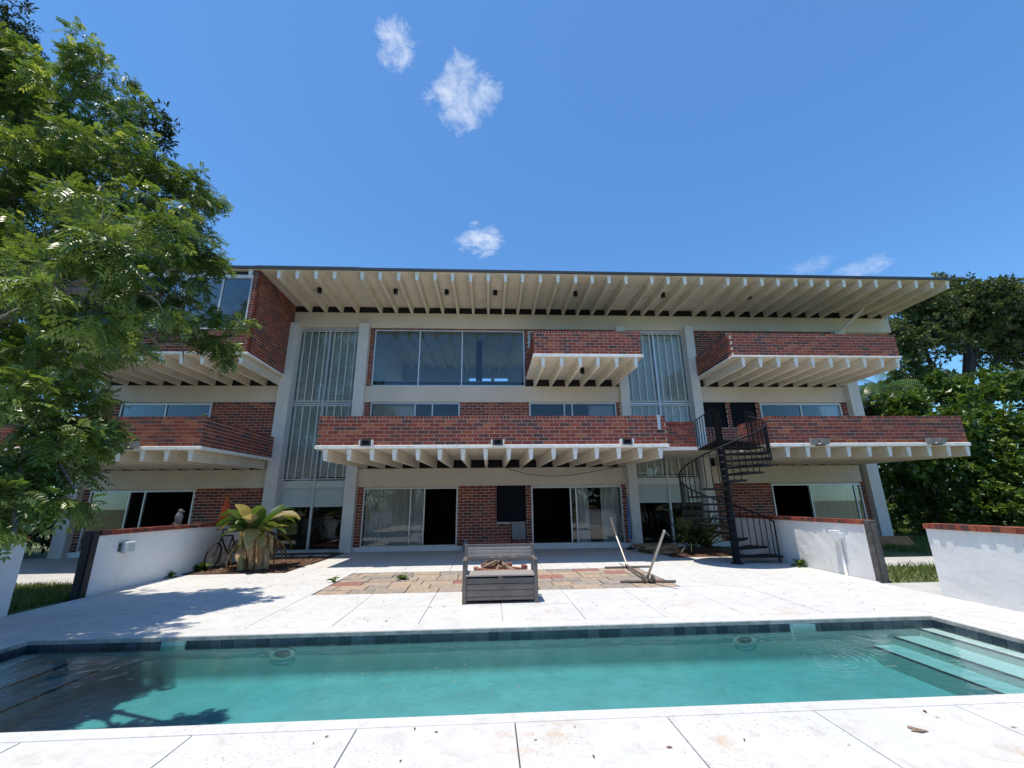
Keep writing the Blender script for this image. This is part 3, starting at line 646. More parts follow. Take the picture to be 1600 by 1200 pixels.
# ------------------------------------------------------------------ garden walls
def garden_wall(label, face, sgn, y0, y1, top=1.08, post=None):
    """white rendered wall along Y; 'face' is the side towards the pool, sgn points away from it"""
    w = thing("garden_wall", label, "wall", (face + sgn * .1, (y0 + y1) / 2, 0), "white garden walls")
    a, b_ = sorted((face, face + sgn * .2))
    # slightly uneven rendered faces
    n = 24; vs = []; fs = []
    for i in range(n + 1):
        y = y0 + (y1 - y0) * i / n
        for j in range(7):
            z = -.05 + (top + .05) * j / 6; jt = 0 if j in (0, 6) else random.uniform(-.004, .004)
            vs.append((a + jt, y, z))
        for j in range(7):
            z = -.05 + (top + .05) * j / 6; vs.append((b_ + (0 if j in (0, 6) else random.uniform(-.004, .004)), y, z))
    for i in range(n):
        for s_ in (0, 7):
            for j in range(6):
                p = i * 14 + s_ + j; fs.append((p, p + 14, p + 15, p + 1) if s_ else (p, p + 1, p + 15, p + 14))
        p = i * 14 + 6; fs.append((p, p + 7, p + 21, p + 14))
    for i in (0, n): fs.append(tuple(i * 14 + j for j in range(7)) + tuple(i * 14 + 13 - j for j in range(7)))
    MB().add(vs, fs).build("render_coat", "wall_paint", w)
    k = round((y1 - y0) / .106); p = (y1 - y0) / k
    meshes = [MB().box(-.14, .14, -(p - .009) / 2, (p - .009) / 2, -.042, .042, 0, q).mesh("brick", "brick") for q in (.05, .2, .41, .52, .63, .72, .85)]
    for i in range(k):
        o = bpy.data.objects.new("cap_brick", random.choice(meshes)); o.location = (face + sgn * .1 + random.uniform(-.010, .010), y0 + (i + .5) * p, top + .047 + random.uniform(-.003, .003)); put(o, w)
    MB().box(a + .004, b_ - .004, y0 + .005, y1 - .005, top + .0, top + .075).build("mortar_bed", "mortar", w)
    return w
garden_wall("white wall with brick coping running from a black gate post to the banana plant", -7.55, -1, 9.16, 14.2)
garden_wall("white wall end at the left edge of the photo, under the tree", -7.49, -1, -2.5, 7.75)
garden_wall("white wall with brick coping behind the foot of the spiral staircase", 7.80, 1, 8.95, 14.0)
garden_wall("scuffed white wall with brick coping at the right edge of the photo", 7.66, 1, -2.5, 7.50)
tag(MB().box(-7.72, -7.54, 9.02, 9.155, -.05, 1.17).box(-7.69, -7.57, 8.985, 9.02, -.05, 1.12).build("gate_post", "post_black", bevel=.01), "black timber gate post at the end of the left wall", "post", "gate posts")
tag(MB().box(7.80, 7.98, 8.82, 8.945, -.05, 1.17).box(7.84, 7.93, 8.785, 8.82, -.05, 1.1).build("gate_post", "post_worn", bevel=.01), "weathered dark gate post at the end of the right wall", "post", "gate posts")
# wall light and outlet box
w = thing("wall_light", "square white lamp on a dark bracket on the left wall", "lamp", (-7.55, 9.83, .7))
MB().box(-7.551, -7.52, 9.66, 9.73, .74, .90).build("bracket", "post_worn", w); MB().box(-7.52, -7.40, 9.70, 9.92, .70, .92).build("housing", "white_metal", w, bevel=.012); MB().box(-7.399, -7.392, 9.73, 9.89, .73, .89).build("lens", "spandrel", w)
w = thing("outlet_box", "white electric box on a conduit on the right wall", "electric box", (7.75, 9.65, 0))
MB().box(7.66, 7.795, 9.58, 9.80, .70, .93).build("box", "white_metal", w, bevel=.012); MB().box(7.70, 7.79, 9.50, 9.575, .77, .88).build("cover", "white_metal", w, bevel=.008)
MB().tube([(7.75, 9.62, 0), (7.75, 9.62, .699)], .026, 10).build("conduit", "white_metal", w, True)

# ------------------------------------------------------------------ spiral staircase
SX, SY, SR = 6.48, 11.65, 1.20
st = thing("spiral_staircase", "black metal spiral staircase up to the right-hand balconies", "staircase", (SX, SY, 0))
MB().tube([(SX, SY, 0), (SX, SY, .03)], .15, 16).build("base_plate", "black_metal", st); MB().tube([(SX, SY, .03), (SX, SY, 4.02)], .095, 16).build("pole", "black_metal", st, True)
NT = 16; RISE = 3.24 / 17; A0, DA = math.radians(8), math.radians(24.3)
def sp(r, a, z): return (SX + r * math.cos(a), SY + r * math.sin(a), z)
for i in range(NT):
    a = A0 + DA * i; z = RISE * (i + 1); a1, a2 = a - DA * .56, a + DA * .56; mb = MB(); n = 5
    ring = [sp(.10, a - .5, z), sp(.10, a + .5, z)]; out = [sp(SR, a2 + (a1 - a2) * k / n, z) for k in range(n + 1)]
    poly = [(p[0], p[1]) for p in ring + out]; mb.prism(poly, z - .05, z); td = mb.build("tread", "black_metal", st)
    MB().tube([sp(.0, a, z - .06), sp(0, a, z + .005)], .100, 14).build("hub", "black_metal", td, True)
    for k, da in enumerate((-.33, 0, .33)):
        aa = a + DA * da; MB().tube([sp(SR - .02, aa, z - .02), sp(SR - .02, aa, z + .90 + RISE * da)], .0125, 6).build("baluster", "black_metal", st)
pts = [sp(SR - .02, A0 - DA * .33 + DA * .25 * k, RISE + .90 - RISE * .33 + RISE * .25 * k) for k in range(int((NT - 1) * 4) + 3)]
MB().tube(pts, .022, 8).build("handrail", "black_metal", st, True)
MB().tube([sp(SR - .02, A0 - DA * .3, 0), sp(SR - .02, A0 - DA * .3, RISE + .87)], .02, 8).build("newel", "black_metal", st)
ZL = 3.24
MB().prism([(SX - .12, SY + .05), (SX + .1, SY - .1), (SX + SR * math.cos(.35), SY + SR * math.sin(.35)), (8.24, 12.55), (8.24, 13.70), (6.84, 13.70)], ZL - .05, ZL).build("landing", "black_metal", st)
def rail(p, q, n):
    p = Vector(p); q = Vector(q); MB().tube([p + Vector((0, 0, .92)), q + Vector((0, 0, .92))], .016, 6).build("landing_rail", "black_metal", st)
    for k in range(n + 1):
        c = p.lerp(q, k / n); MB().tube([c, c + Vector((0, 0, .92))], .0125, 6).build("baluster", "black_metal", st)
rail((6.84, 13.66, ZL), (SX - .03, SY + .12, ZL), 7); rail((SX + SR * math.cos(.35), SY + SR * math.sin(.35), ZL), (8.22, 12.55, ZL), 6)

# ------------------------------------------------------------------ storage bench
bx, by = -.44, 7.74
w = thing("storage_bench", "grey slatted plastic storage bench in front of the paving", "bench", (.19, 8.0, 0))
X0, X1 = -.44, .825
for a in (X0, X1 - .065):
    MB().box(a, a + .065, by, by + .06, 0, .655).build("leg", "bench_grey", w, bevel=.006); MB().hexa([(a + .004, by + .50, 0), (a + .061, by + .50, 0), (a + .061, by + .56, 0), (a + .004, by + .56, 0), (a + .004 + (.0), by + .56, .885), (a + .061, by + .56, .885), (a + .061, by + .615, .885), (a + .004, by + .615, .885)]).build("back_post", "bench_grey", w, bevel=.006)
    MB().box(a - .004, a + .069, by - .012, by + .50, .656, .682).build("armrest", "bench_grey", w, bevel=.008); MB().box(a + .012, a + .052, by + .061, by + .499, .06, .43).build("side_panel", "bench_grey", w)
for k, (z0, z1) in enumerate(((.055, .10), (.108, .200), (.208, .300), (.308, .392))):
    MB().box(X0 + .066, X1 - .066, by + .012, by + .035, z0, z1).build("front_board", "bench_grey", w, bevel=.005)
MB().box(X0 + .066, X1 - .066, by + .036, by + .49, .05, .385).build("box", "bench_grey", w)
MB().box(X0 + .05, X1 - .05, by - .005, by + .50, .418, .447).build("seat_lid", "bench_seat", w, bevel=.008); MB().box(.16, .225, by - .004, by + .011, .36, .417).build("latch", "bench_grey", w)
for k, (z0, z1) in enumerate(((.605, .655), (.665, .715), (.723, .773), (.781, .828), (.836, .88))):
    o_ = by + .53 + (z0 - .6) * .12; MB().box(X0 + .06, X1 - .06, o_, o_ + .03, z0, z1).build("back_slat", "bench_seat" if 0 < k < 4 else "bench_grey", w, bevel=.005)

# fire pit behind the bench
w = thing("fire_pit", "low ring of red bricks filled with logs behind the bench", "fire pit", (.25, 9.75, 0))
for lay in range(4):
    for k in range(18):
        a = 2 * math.pi * (k + .5 * (lay % 2)) / 18; r = .52; mb = MB().box(-.045, .045, -.085, .085, 0, .075, 0, .5)
        if lay == 3 and random.random() < .4: continue
        o = mb.build("brick", "firebrick", w, bevel=.005); o.location = Vector((.25 + r * math.cos(a), 9.75 + r * math.sin(a), lay * .08 + .002)) - Vector((.25, 9.75, 0)); o.rotation_euler.z = a + random.uniform(-.06, .06)
        # the brick was built about the world origin: undo the shift by the parent's place
        o.data.transform(Matrix.Translation(wloc(w)))
for k in range(7):
    a = random.uniform(0, 6.28); d = Vector((math.cos(a), math.sin(a), 0)) * .40; c = Vector((.25, 9.75, .30 + .03 * k)); r = random.uniform(.022, .04)
    MB().tube([c - d + Vector((0, 0, random.uniform(-.12, .02))), c + Vector((0, 0, .06)), c + d + Vector((0, 0, random.uniform(-.12, .1)))], r, 7).build("log", "log_wood", w, True)

# ------------------------------------------------------------------ hammock stand
w = thing("hammock_stand", "rusty metal hammock stand with two leaning arms on the paving", "hammock stand", (3.3, 10.25, 0))
MB().tube([(2.87, 11.26, .03), (4.02, 11.30, .03)], .024, 8).build("foot", "bar_brown", w); MB().tube([(2.68, 9.33, .03), (3.79, 9.22, .03)], .024, 8).build("foot", "bar_brown", w)
MB().tube([(3.42, 11.30, .075), (3.24, 9.15, .075)], .028, 8).build("spine", "bar_brown", w); MB().tube([(3.42, 11.20, .08), (3.36, 11.75, .72)], .024, 8).build("arm", "pole_metal", w); MB().tube([(3.36, 11.74, .70), (3.322, 12.05, 1.18)], .024, 8).build("arm_extension", "bar_brown", w)
MB().tube([(3.24, 9.32, .08), (3.375, 8.5, 1.05)], .024, 10).build("arm", "pole_metal", w)
for x in (3.14, 3.34): MB().lathe([(.001, -.02), (.075, -.02), (.075, .02), (.001, .02)], (x, 9.25, .085), 14, axis='x').build("wheel", "bar_brown", w)
MB().tube([(3.375, 8.5, 1.05), (3.43, 8.47, .98), (3.44, 8.47, .95)], .008, 6).build("hook", "bar_brown", w)

# ------------------------------------------------------------------ pallets, parasol, chair, figurine, cone, statue, bicycle, plank
def pallet(label, x, y, z, rz):
    w = thing("pallet", label, "pallet", (x, y, z), "wooden pallets by the column")
    w.rotation_euler.z = rz
    def B(nm, *b_):
        mb = MB().box(*b_); o = bpy.data.objects.new(nm, mb.mesh(nm, "pallet_wood")); COL.objects.link(o); o.parent = w
    for k in range(3): B("runner", -.55, .55, -.45 + k * .42, -.39 + k * .42, .02, .10)
    for k in range(6): B("board", -.55 + k * .20, -.44 + k * .20, -.47, .47, .101, .12)
    for k in range(3): B("bottom_board", -.55 + k * .495, -.44 + k * .495, -.47, .47, 0, .019)
pallet("wooden pallet lying on the deck, lower of two beside the column", 5.55, 14.45, 0, .22); pallet("wooden pallet on top of another beside the column", 5.42, 14.55, .125, .10)
w = thing("folded_parasol", "folded blue parasol leaning against the column beside the sliding door", "parasol", (4.93, 15.55, 0))
MB().tube([(4.92, 15.55, 0), (5.08, 15.85, 2.72)], .02, 8).build("pole", "pole_metal", w); MB().lathe([(.012, 0), (.07, .10), (.075, .5), (.055, 1.1), (.025, 1.5), (.012, 1.55)], (4.965, 15.63, .25), 9).build("cloth", "blue_cloth", w, True)
MB().lathe([(.16, 0), (.16, .04), (.05, .07), (.04, .1)], (4.92, 15.55, 0), 14).build("foot", "black_rubber", w)
tag(MB().tube([(5.10, 15.5, 0), (4.98, 15.85, 2.82)], .016, 6).build("pole", "pole_metal"), "thin bare pole leaning against the beam next to the folded parasol", "pole")
tag(MB().tube([(.55, 15.98, 2.87), (.9, 15.97, 2.76), (1.35, 15.96, 2.63), (1.9, 15.95, 2.55), (2.5, 15.95, 2.535), (3.1, 15.95, 2.57), (3.7, 15.96, 2.66), (4.4, 15.97, 2.79), (5.06, 15.98, 2.87)], .012, 6).build("cable", "black_rubber"), "dark cable sagging along the beam above the right sliding door", "cable")
w = thing("patio_chair", "grey mesh-back patio chair against the brick wall behind the bench", "chair", (1.04, 15.6, 0))
for x in (.78, 1.30):
    MB().tube([(x, 15.35, .0), (x, 15.36, .62), (x, 15.72, .64)], .014, 6).build("front_leg", "black_metal", w); MB().tube([(x, 15.82, 0), (x, 15.66, .44), (x, 15.80, .95)], .014, 6).build("rear_leg", "black_metal", w)
MB().hexa([(.79, 15.36, .40), (1.29, 15.36, .40), (1.29, 15.70, .38), (.79, 15.70, .38), (.79, 15.36, .415), (1.29, 15.36, .415), (1.29, 15.70, .395), (.79, 15.70, .395)]).build("seat", "chair_mesh", w); MB().hexa([(.80, 15.67, .42), (1.28, 15.67, .42), (1.28, 15.68, .42), (.80, 15.68, .42), (.80, 15.80, .93), (1.28, 15.80, .93), (1.28, 15.81, .93), (.80, 15.81, .93)]).build("backrest", "chair_mesh", w)
tag(MB().lathe([(.09, 0), (.095, .05), (.10, .14), (.085, .20), (.05, .25), (.055, .30), (.03, .36), (.006, .41)], (-.83, 16.0, 0), 14).build("garden_ornament", "stone_grey", smooth=True), "small pointed grey stone ornament beside the left sliding door", "ornament")
w = thing("orange_cone", "tall faded orange cone standing on the wall behind the banana plant", "cone", (-7.66, 13.35, 1.17))
MB().box(-7.82, -7.50, 13.2, 13.5, 1.172, 1.20).build("base", "orange_cloth", w); MB().lathe([(.14, .03), (.15, .08), (.13, .22), (.11, .34), (.085, .46), (.06, .56), (.03, .66), (.02, .69)], (-7.66, 13.35, 1.172), 14).build("body", "orange_cloth", w, True)
w = thing("bird_statue", "small grey stone bird on top of the left wall", "statue", (-7.64, 11.42, 1.17))
MB().lathe([(.075, 0), (.08, .03), (.05, .05), (.075, .12), (.085, .19), (.07, .26), (.042, .31)], (-7.64, 11.42, 1.17), 12).build("body", "stone_dark", w, True); MB().lathe([(.01, 0), (.045, .02), (.055, .05), (.04, .085), (.01, .10)], (-7.63, 11.42, 1.455), 12).build("head", "stone_dark", w, True)
MB().beam((-7.58, 11.42, 1.50), (-7.53, 11.42, 1.485), .025, .02).build("beak", "stone_dark", w); MB().beam((-7.67, 11.42, 1.27), (-7.76, 11.42, 1.20), .06, .03).build("tail", "stone_dark", w)
w = thing("bicycle", "dark bicycle leaning on the wall behind the banana plant", "bicycle", (-7.2, 13.0, 0))
for yy in (12.45, 13.50):
    ring = [(-7.28 + .0 + .04 * math.sin(a), yy + .32 * math.cos(a), .34 + .32 * math.sin(a)) for a in [2 * math.pi * k / 28 for k in range(29)]]
    wh = MB().tube(ring, .022, 6, cap=False).build("wheel", "black_rubber", w, True); sp_ = MB()
    for k in range(10): a = math.pi * k / 10; sp_.tube([(-7.28, yy + .3 * math.cos(a), .34 + .3 * math.sin(a)), (-7.28, yy - .3 * math.cos(a), .34 - .3 * math.sin(a))], .003, 4)
    sp_.build("spoke", "pole_metal", wh)
fr = MB()
for p, q in (((12.45, .34), (12.72, .84)), ((12.72, .84), (13.22, .80)), ((12.72, .74), (13.05, .36)), ((13.05, .36), (13.22, .80)), ((13.05, .36), (13.50, .34)), ((13.50, .34), (13.22, .76))):
    fr.tube([(-7.27, p[0], p[1]), (-7.27, q[0], q[1])], .02, 7)
fr.build("frame", "black_metal", w); MB().tube([(-7.27, 12.72, .84), (-7.26, 12.70, .98)], .016, 7).tube([(-7.5, 12.78, .99), (-7.26, 12.69, .99), (-7.02, 12.78, .99)], .014, 7).build("handlebar", "black_metal", w)
MB().hexa([(-7.30, 13.08, .90), (-7.24, 13.08, .90), (-7.19, 13.36, .90), (-7.35, 13.36, .90), (-7.29, 13.08, .94), (-7.25, 13.08, .94), (-7.20, 13.36, .96), (-7.34, 13.36, .96)]).build("saddle", "black_rubber", w, bevel=.015)
tag(MB().hexa([(13.6, 15.3, -.02), (14.8, 14.9, -.02), (14.85, 15.05, -.02), (13.65, 15.45, -.02), (13.6, 15.6, .30), (14.8, 15.2, .30), (14.82, 15.24, .30), (13.62, 15.64, .30)]).build("plank", "board_wood"), "orange-brown board leaning at the foot of the right-hand column", "board")

# lamps: flood lights on the balcony ledges, can lights under roof and balcony
for i, (x, lab) in enumerate(((-3.42, "boxy flood light on the middle balcony ledge, nearest the tall left window"), (.24, "boxy flood light at the centre of the middle balcony ledge"), (3.95, "boxy flood light on the middle balcony ledge, nearest the staircase"))):
    w = thing("flood_light", lab, "lamp", (x, YL - .05, 3.2), "flood lights on the middle balcony"); y0 = YL - .11
    MB().box(x - .19, x - .15, y0, YL + .02, 3.13, 3.34).box(x + .15, x + .19, y0, YL + .02, 3.13, 3.34).box(x - .15, x + .15, y0, YL + .02, 3.13, 3.165).build("bracket", "white_edge", w)
    MB().hexa([(x - .145, y0 + .02, 3.17), (x + .145, y0 + .02, 3.17), (x + .145, YL + .02, 3.17), (x - .145, YL + .02, 3.17), (x - .145, y0 - .02, 3.33), (x + .145, y0 - .02, 3.33), (x + .145, YL + .02, 3.33), (x - .145, YL + .02, 3.33)]).build("housing", "bar_brown", w)
    MB().hexa([(x - .10, y0 + .012, 3.2), (x + .10, y0 + .012, 3.2), (x + .10, y0 + .02, 3.2), (x - .10, y0 + .02, 3.2), (x - .10, y0 - .024, 3.31), (x + .10, y0 - .024, 3.31), (x + .10, y0 - .01, 3.31), (x - .10, y0 - .01, 3.31)]).build("lens", "screen_dark", w)
for x, lab in ((9.72, "twin-headed grey flood light on the right balcony ledge beside the staircase"), (13.35, "twin-headed grey flood light at the far end of the right balcony ledge"), (-9.75, "grey flood light with twigs on it on the left balcony ledge")):
    w = thing("twin_flood_light", lab, "lamp", (x, YL - .04, 3.2), "twin flood lights"); MB().box(x - .1, x + .12, YL - .10, YL + .03, 3.11, 3.15).build("base", "bar_brown", w)
    for s_ in (-1, 1):
        c = x + s_ * .17; MB().hexa([(c - .10, YL - .08, 3.16), (c + .10, YL - .08, 3.16), (c + .09, YL + .03, 3.16), (c - .09, YL + .03, 3.16), (c - .11, YL - .15, 3.31), (c + .11, YL - .15, 3.31), (c + .10, YL + .02, 3.33), (c - .10, YL + .02, 3.33)]).build("head", "stone_grey", w, bevel=.01)
CAN = ["first can light from the brick pier", "second can light from the brick pier", "third can light from the brick pier", "fourth can light from the brick pier", "fifth can light from the brick pier", "sixth can light from the brick pier", "seventh can light from the brick pier, farthest right"]
for x, q in zip((-6.33, -3.53, -1.62, .22, 3.3, 6.74, 10.2), CAN):
    w = thing("can_light", "black " + q + " under the roof", "lamp", (x, 14.7, 9.2), "can lights under the roof")
    MB().lathe([(.001, 0), (.075, 0), (.08, .02), (.08, .2), (.06, .215), (.001, .215)], (x, 14.7, 9.2), 14).build("housing", "black_metal", w, True); MB().lathe([(.001, -.004), (.06, -.004), (.06, -.001), (.001, -.001)], (x, 14.7, 9.2), 14).build("lens", "stone_grey", w)
w = thing("can_light", "black can light under the small upper balcony", "lamp", (3.38, 14.65, 6.1)); MB().lathe([(.001, 0), (.075, 0), (.08, .02), (.08, .2), (.06, .215), (.001, .215)], (3.38, 14.65, 6.105), 14).build("housing", "black_metal", w, True)
tag(MB().box(4.93, 5.02, YL - .01, YL + .034, 3.62, 4.05).box(4.96, 5.0, YL - .03, YL - .011, 3.8, 3.86).build("bracket", "aluminium"), "upright metal bracket on the brick at the right end of the middle balcony", "bracket")

# leaf litter on the near deck and on the water
w = tag(MB().add([(3.0, 3.43, .004), (3.06, 3.40, .012), (3.13, 3.42, .004), (3.05, 3.46, .015)], [(0, 1, 2, 3)]).add([(3.02, 3.48, .004), (3.05, 3.43, .01), (3.09, 3.45, .006), (3.04, 3.49, .012)], [(0, 1, 2, 3)]).build("fallen_leaf", "log_wood"), "curled brown leaf lying on the near deck", "leaf")
mb = MB()
for k in range(26):
    x, y = random.uniform(-1.9, .3), random.uniform(4.6, 5.4); a = random.uniform(0, 3.1); l = random.uniform(.008, .022)
    mb.add([(x - l * math.cos(a), y - l * math.sin(a), -.099), (x + .005, y - .005, -.098), (x + l * math.cos(a), y + l * math.sin(a), -.099), (x - .005, y + .005, -.098)], [(0, 1, 2, 3)])
tag(mb.build("floating_leaves", "dry_leaf"), "scattered tiny leaves floating on the pool", "leaves", kind="stuff")

n = 420; P = np.stack([rng.uniform(-7.3, 7.5, n), np.where(rng.random(n) < .25, rng.uniform(2.6, 3.75, n), rng.uniform(6.7, 11.5, n)), np.full(n, .006)], 1); a = rng.uniform(0, 6.28, n); l = rng.uniform(.008, .034, (n, 1)) * rng.uniform(.5, 1, (n, 1))
d = np.stack([np.cos(a), np.sin(a), 0 * a], 1) * l; e = np.stack([-np.sin(a), np.cos(a), .6 + 0 * a], 1) * l * .35
tag(np_obj("leaf_litter", np.stack([P - d, P - e * np.array([1, 1, 0]), P + d, P + e], 1), np.arange(4 * n).reshape(n, 4), np.repeat(rng.random(n) * .7, 4), "chip"), "small dry leaves scattered over the deck", "leaves", kind="stuff")
# ------------------------------------------------------------------ planting beds
bed = tag(MB().prism([(-7.54, 11.76), (-5.10, 11.66), (-4.99, 16.2), (-7.54, 16.2)], -.06, .012).build("planting_bed", "mulch"), kind="structure")
bed2 = tag(MB().prism([(5.42, 13.17), (7.79, 13.17), (7.79, 16.2), (5.42, 16.2)], -.055, -.005).build("planting_bed", "mulch"), kind="structure")
for x in (-6.7, -6.05, -5.45): MB().box(x - .24, x + .24, 15.0, 15.35, .013, .035).build("stepping_stone", "path_concrete", bed)
def chips(name, poly_x, poly_y, n, z):
    P = np.stack([rng.uniform(*poly_x, n), rng.uniform(*poly_y, n), np.full(n, z)], 1); s_ = rng.uniform(.012, .05, (n, 1)); a = rng.uniform(0, 6.28, n); d = np.stack([np.cos(a), np.sin(a), rng.uniform(-.4, .4, n)], 1) * s_; e = np.stack([-np.sin(a), np.cos(a), rng.uniform(-.4, .4, n)], 1) * s_ * .35
    V = np.stack([P - d, P - e, P + d, P + e], 1); V[:, :, 2] = np.maximum(V[:, :, 2], z); return tag(np_obj(name, V, np.arange(4 * n).reshape(n, 4), np.repeat(rng.random(n), 4), "chip"), kind="stuff")
tag(chips("mulch_chips", (-7.5, -5.15), (11.8, 16.1), 5000, .016), "brown bark chips on the bed round the banana plant", "mulch")

# ------------------------------------------------------------------ plants
def blade_leaf(base, az, elev, L, W, droop, tn, name, parent, mat="banana_leaf", stalk=.15, n=9, fold=.25):
    """paddle leaf: curved midrib, two halves folded along it"""
    p = Vector(base); e = elev; vs = []; fs = []; step = L / n
    side = Vector((-math.sin(az), math.cos(az), 0)); roll = random.uniform(-.5, .5)
    for i in range(n + 1):
        t_ = i / n; d = Vector((math.cos(az) * math.cos(e), math.sin(az) * math.cos(e), math.sin(e)))
        up = side.cross(d).normalized() * -1; s2 = side * math.cos(roll) + up * math.sin(roll)
        q = max(0, (t_ - stalk) / (1 - stalk)); wd = W * (math.sin(math.pi * min(1, q ** .75)) ** .7 if q > 0 else .03) + .006
        jag = random.uniform(.8, 1.08)
        vs += [p + s2 * wd * jag + up * wd * fold, p, p - s2 * wd * random.uniform(.8, 1.08) + up * wd * fold]
        p = p + d * step; e -= droop / n * (1 + t_)
    for i in range(n):
        a = 3 * i; fs += [(a, a + 3, a + 4, a + 1), (a + 1, a + 4, a + 5, a + 2)]
    return MB().add(vs, fs, 0, tn).build(name, mat, parent, True)
w = thing("banana_plant", "ragged banana plant with brown dead leaf skirt in front of the left window", "plant", (-6.2, 12.4, 0))
for k in range(9):
    a = 2 * math.pi * k / 9 + random.uniform(-.2, .2); r = random.uniform(.1, .32); x, y = -6.2 + r * math.cos(a), 12.4 + r * math.sin(a); h = random.uniform(.75, 1.05)
    MB().tube([(x, y, 0), (x + .06 * math.cos(a), y + .06 * math.sin(a), h * .5), (x + .12 * math.cos(a), y + .12 * math.sin(a), h)], [.085, .07, .045], 8).build("stem", "stalk" if k % 3 == 0 else "dry_leaf", w, True)
for k in range(60):
    a = random.uniform(0, 6.28); z = random.uniform(.55, 1.0); r = random.uniform(.2, .42)
    blade_leaf((-6.2 + r * math.cos(a), 12.4 + r * math.sin(a), z), a + random.uniform(-.4, .4), random.uniform(-1.3, -.4), random.uniform(.4, .8), random.uniform(.03, .08), .9, .97, "dead_leaf", w, "dry_leaf", .1, 6, .6)
for k in range(46):
    a = 2 * math.pi * k / 46 * 1.618 * 10 % (2 * math.pi); r = random.uniform(.05, .28); tn = random.choice([.02, .10, .2, .3, .38, .45, .62, .78, .9, .98])
    blade_leaf((-6.2 + r * math.cos(a), 12.4 + r * math.sin(a), random.uniform(.8, 1.15)), a, random.uniform(.15, 1.4), random.uniform(.65, 1.15), random.uniform(.11, .19), random.uniform(.3, 1.5), tn, "leaf", w)
w = thing("yucca_plant", "dark spiky clump of strap leaves behind the spiral staircase", "plant", (6.75, 14.3, 0))
for c in ((6.5, 14.2), (7.05, 14.5), (6.85, 14.0)):
    for k in range(34):
        a = random.uniform(0, 6.28); blade_leaf((c[0] + .05 * math.cos(a), c[1] + .05 * math.sin(a), .15), a, random.uniform(.35, 1.45), random.uniform(.9, 1.65), random.uniform(.018, .03), random.uniform(.2, 1.3), random.uniform(.02, .3), "leaf", w, "leaf_dark", .0, 6, .5)
def weed(label, x, y, z, s_, n):
    w = thing("weed", label, "weed", (x, y, z), "weeds")
    for k in range(n):
        a = random.uniform(0, 6.28); blade_leaf((x, y, z), a, random.uniform(.4, 1.4), s_ * random.uniform(.5, 1), s_ * .13, 1.2, random.uniform(.1, .7), "leaf", w, "leaf_broad", .2, 4)
weed("green weed at the foot of the right wall beside the staircase", 7.66, 10.95, 0, .3, 26); weed("small weed at the foot of the left wall", -7.48, 11.3, 0, .22, 14); weed("dark weed at the end of the left wall by the bed", -7.4, 12.2, 0, .4, 24)
weed("grassy weed growing between the pavers left of the bench", -1.9, 10.3, 0, .22, 18); weed("twiggy plant on the left balcony ledge", -9.7, YL - .06, 3.3, .28, 14); weed("weeds at the left edge of the paving", -3.35, 10.2, 0, .2, 12)
weed("small green plant on top of the left balcony parapet", -8.0, YL + .12, 4.04, .16, 10)

# ------------------------------------------------------------------ lawn and paths
lawn = tag(MB().prism([(8.02, 7.6), (40, 7.6), (60, 40), (15.3, 40), (15.3, 13.5), (8.05, 13.6)], -.06, -.025).build("lawn", "ground_soil"), kind="structure")
tag(MB().prism([(-30, 3), (-7.78, 3), (-7.78, 12.0), (-30, 12.0)], -.06, -.028).build("lawn", "ground_soil"), kind="structure")
tag(MB().prism([(8.03, 10.95), (26, 10.0), (26, 12.0), (13.0, 12.45), (8.03, 12.5)], -.055, -.015).build("path", "path_concrete"), kind="structure")
tag(MB().prism([(7.72, 7.55), (9.3, 7.55), (9.3, 8.75), (7.72, 8.75)], -.055, -.012).build("path", "path_concrete"), kind="structure")
tag(MB().prism([(-16, 10.6), (-7.8, 10.6), (-7.8, 16.2), (-16, 16.2)], -.05, -.012).build("path", "path_concrete"), kind="structure")
def grass(name, label, rects, n, h):
    ar = np.array([(b_ - a) * (d - c) for a, b_, c, d in rects]); pk = rng.choice(len(rects), n, p=ar / ar.sum()); R_ = np.array(rects)[pk]
    x = rng.uniform(R_[:, 0], R_[:, 1]); y = rng.uniform(R_[:, 2], R_[:, 3]); a = rng.uniform(0, 6.28, n); hh = h * rng.uniform(.4, 1.3, n); wd = rng.uniform(.004, .010, n) * (1 + y / 14)
    B = np.stack([x, y, np.full(n, -.03)], 1); s_ = np.stack([np.cos(a) * wd, np.sin(a) * wd, 0 * a], 1); lean = np.stack([rng.normal(0, .45, n) * hh, rng.normal(0, .45, n) * hh, hh], 1)
    V = np.stack([B - s_, B + s_, B + lean], 1); tag(np_obj(name, V, np.arange(3 * n).reshape(n, 3), np.repeat(rng.random(n) ** 1.3, 3), "grass"), label, "grass", kind="stuff")
grass("grass", "short green lawn beyond the gap in the right walls", [(8.05, 14, 8.8, 10.9), (9.4, 14, 7.6, 8.8), (13, 30, 12.6, 24), (15.4, 30, 24, 30)], 90000, .13)
grass("grass", "strip of lawn behind the gap in the left walls", [(-13, -7.8, 7.6, 10.5)], 26000, .12)

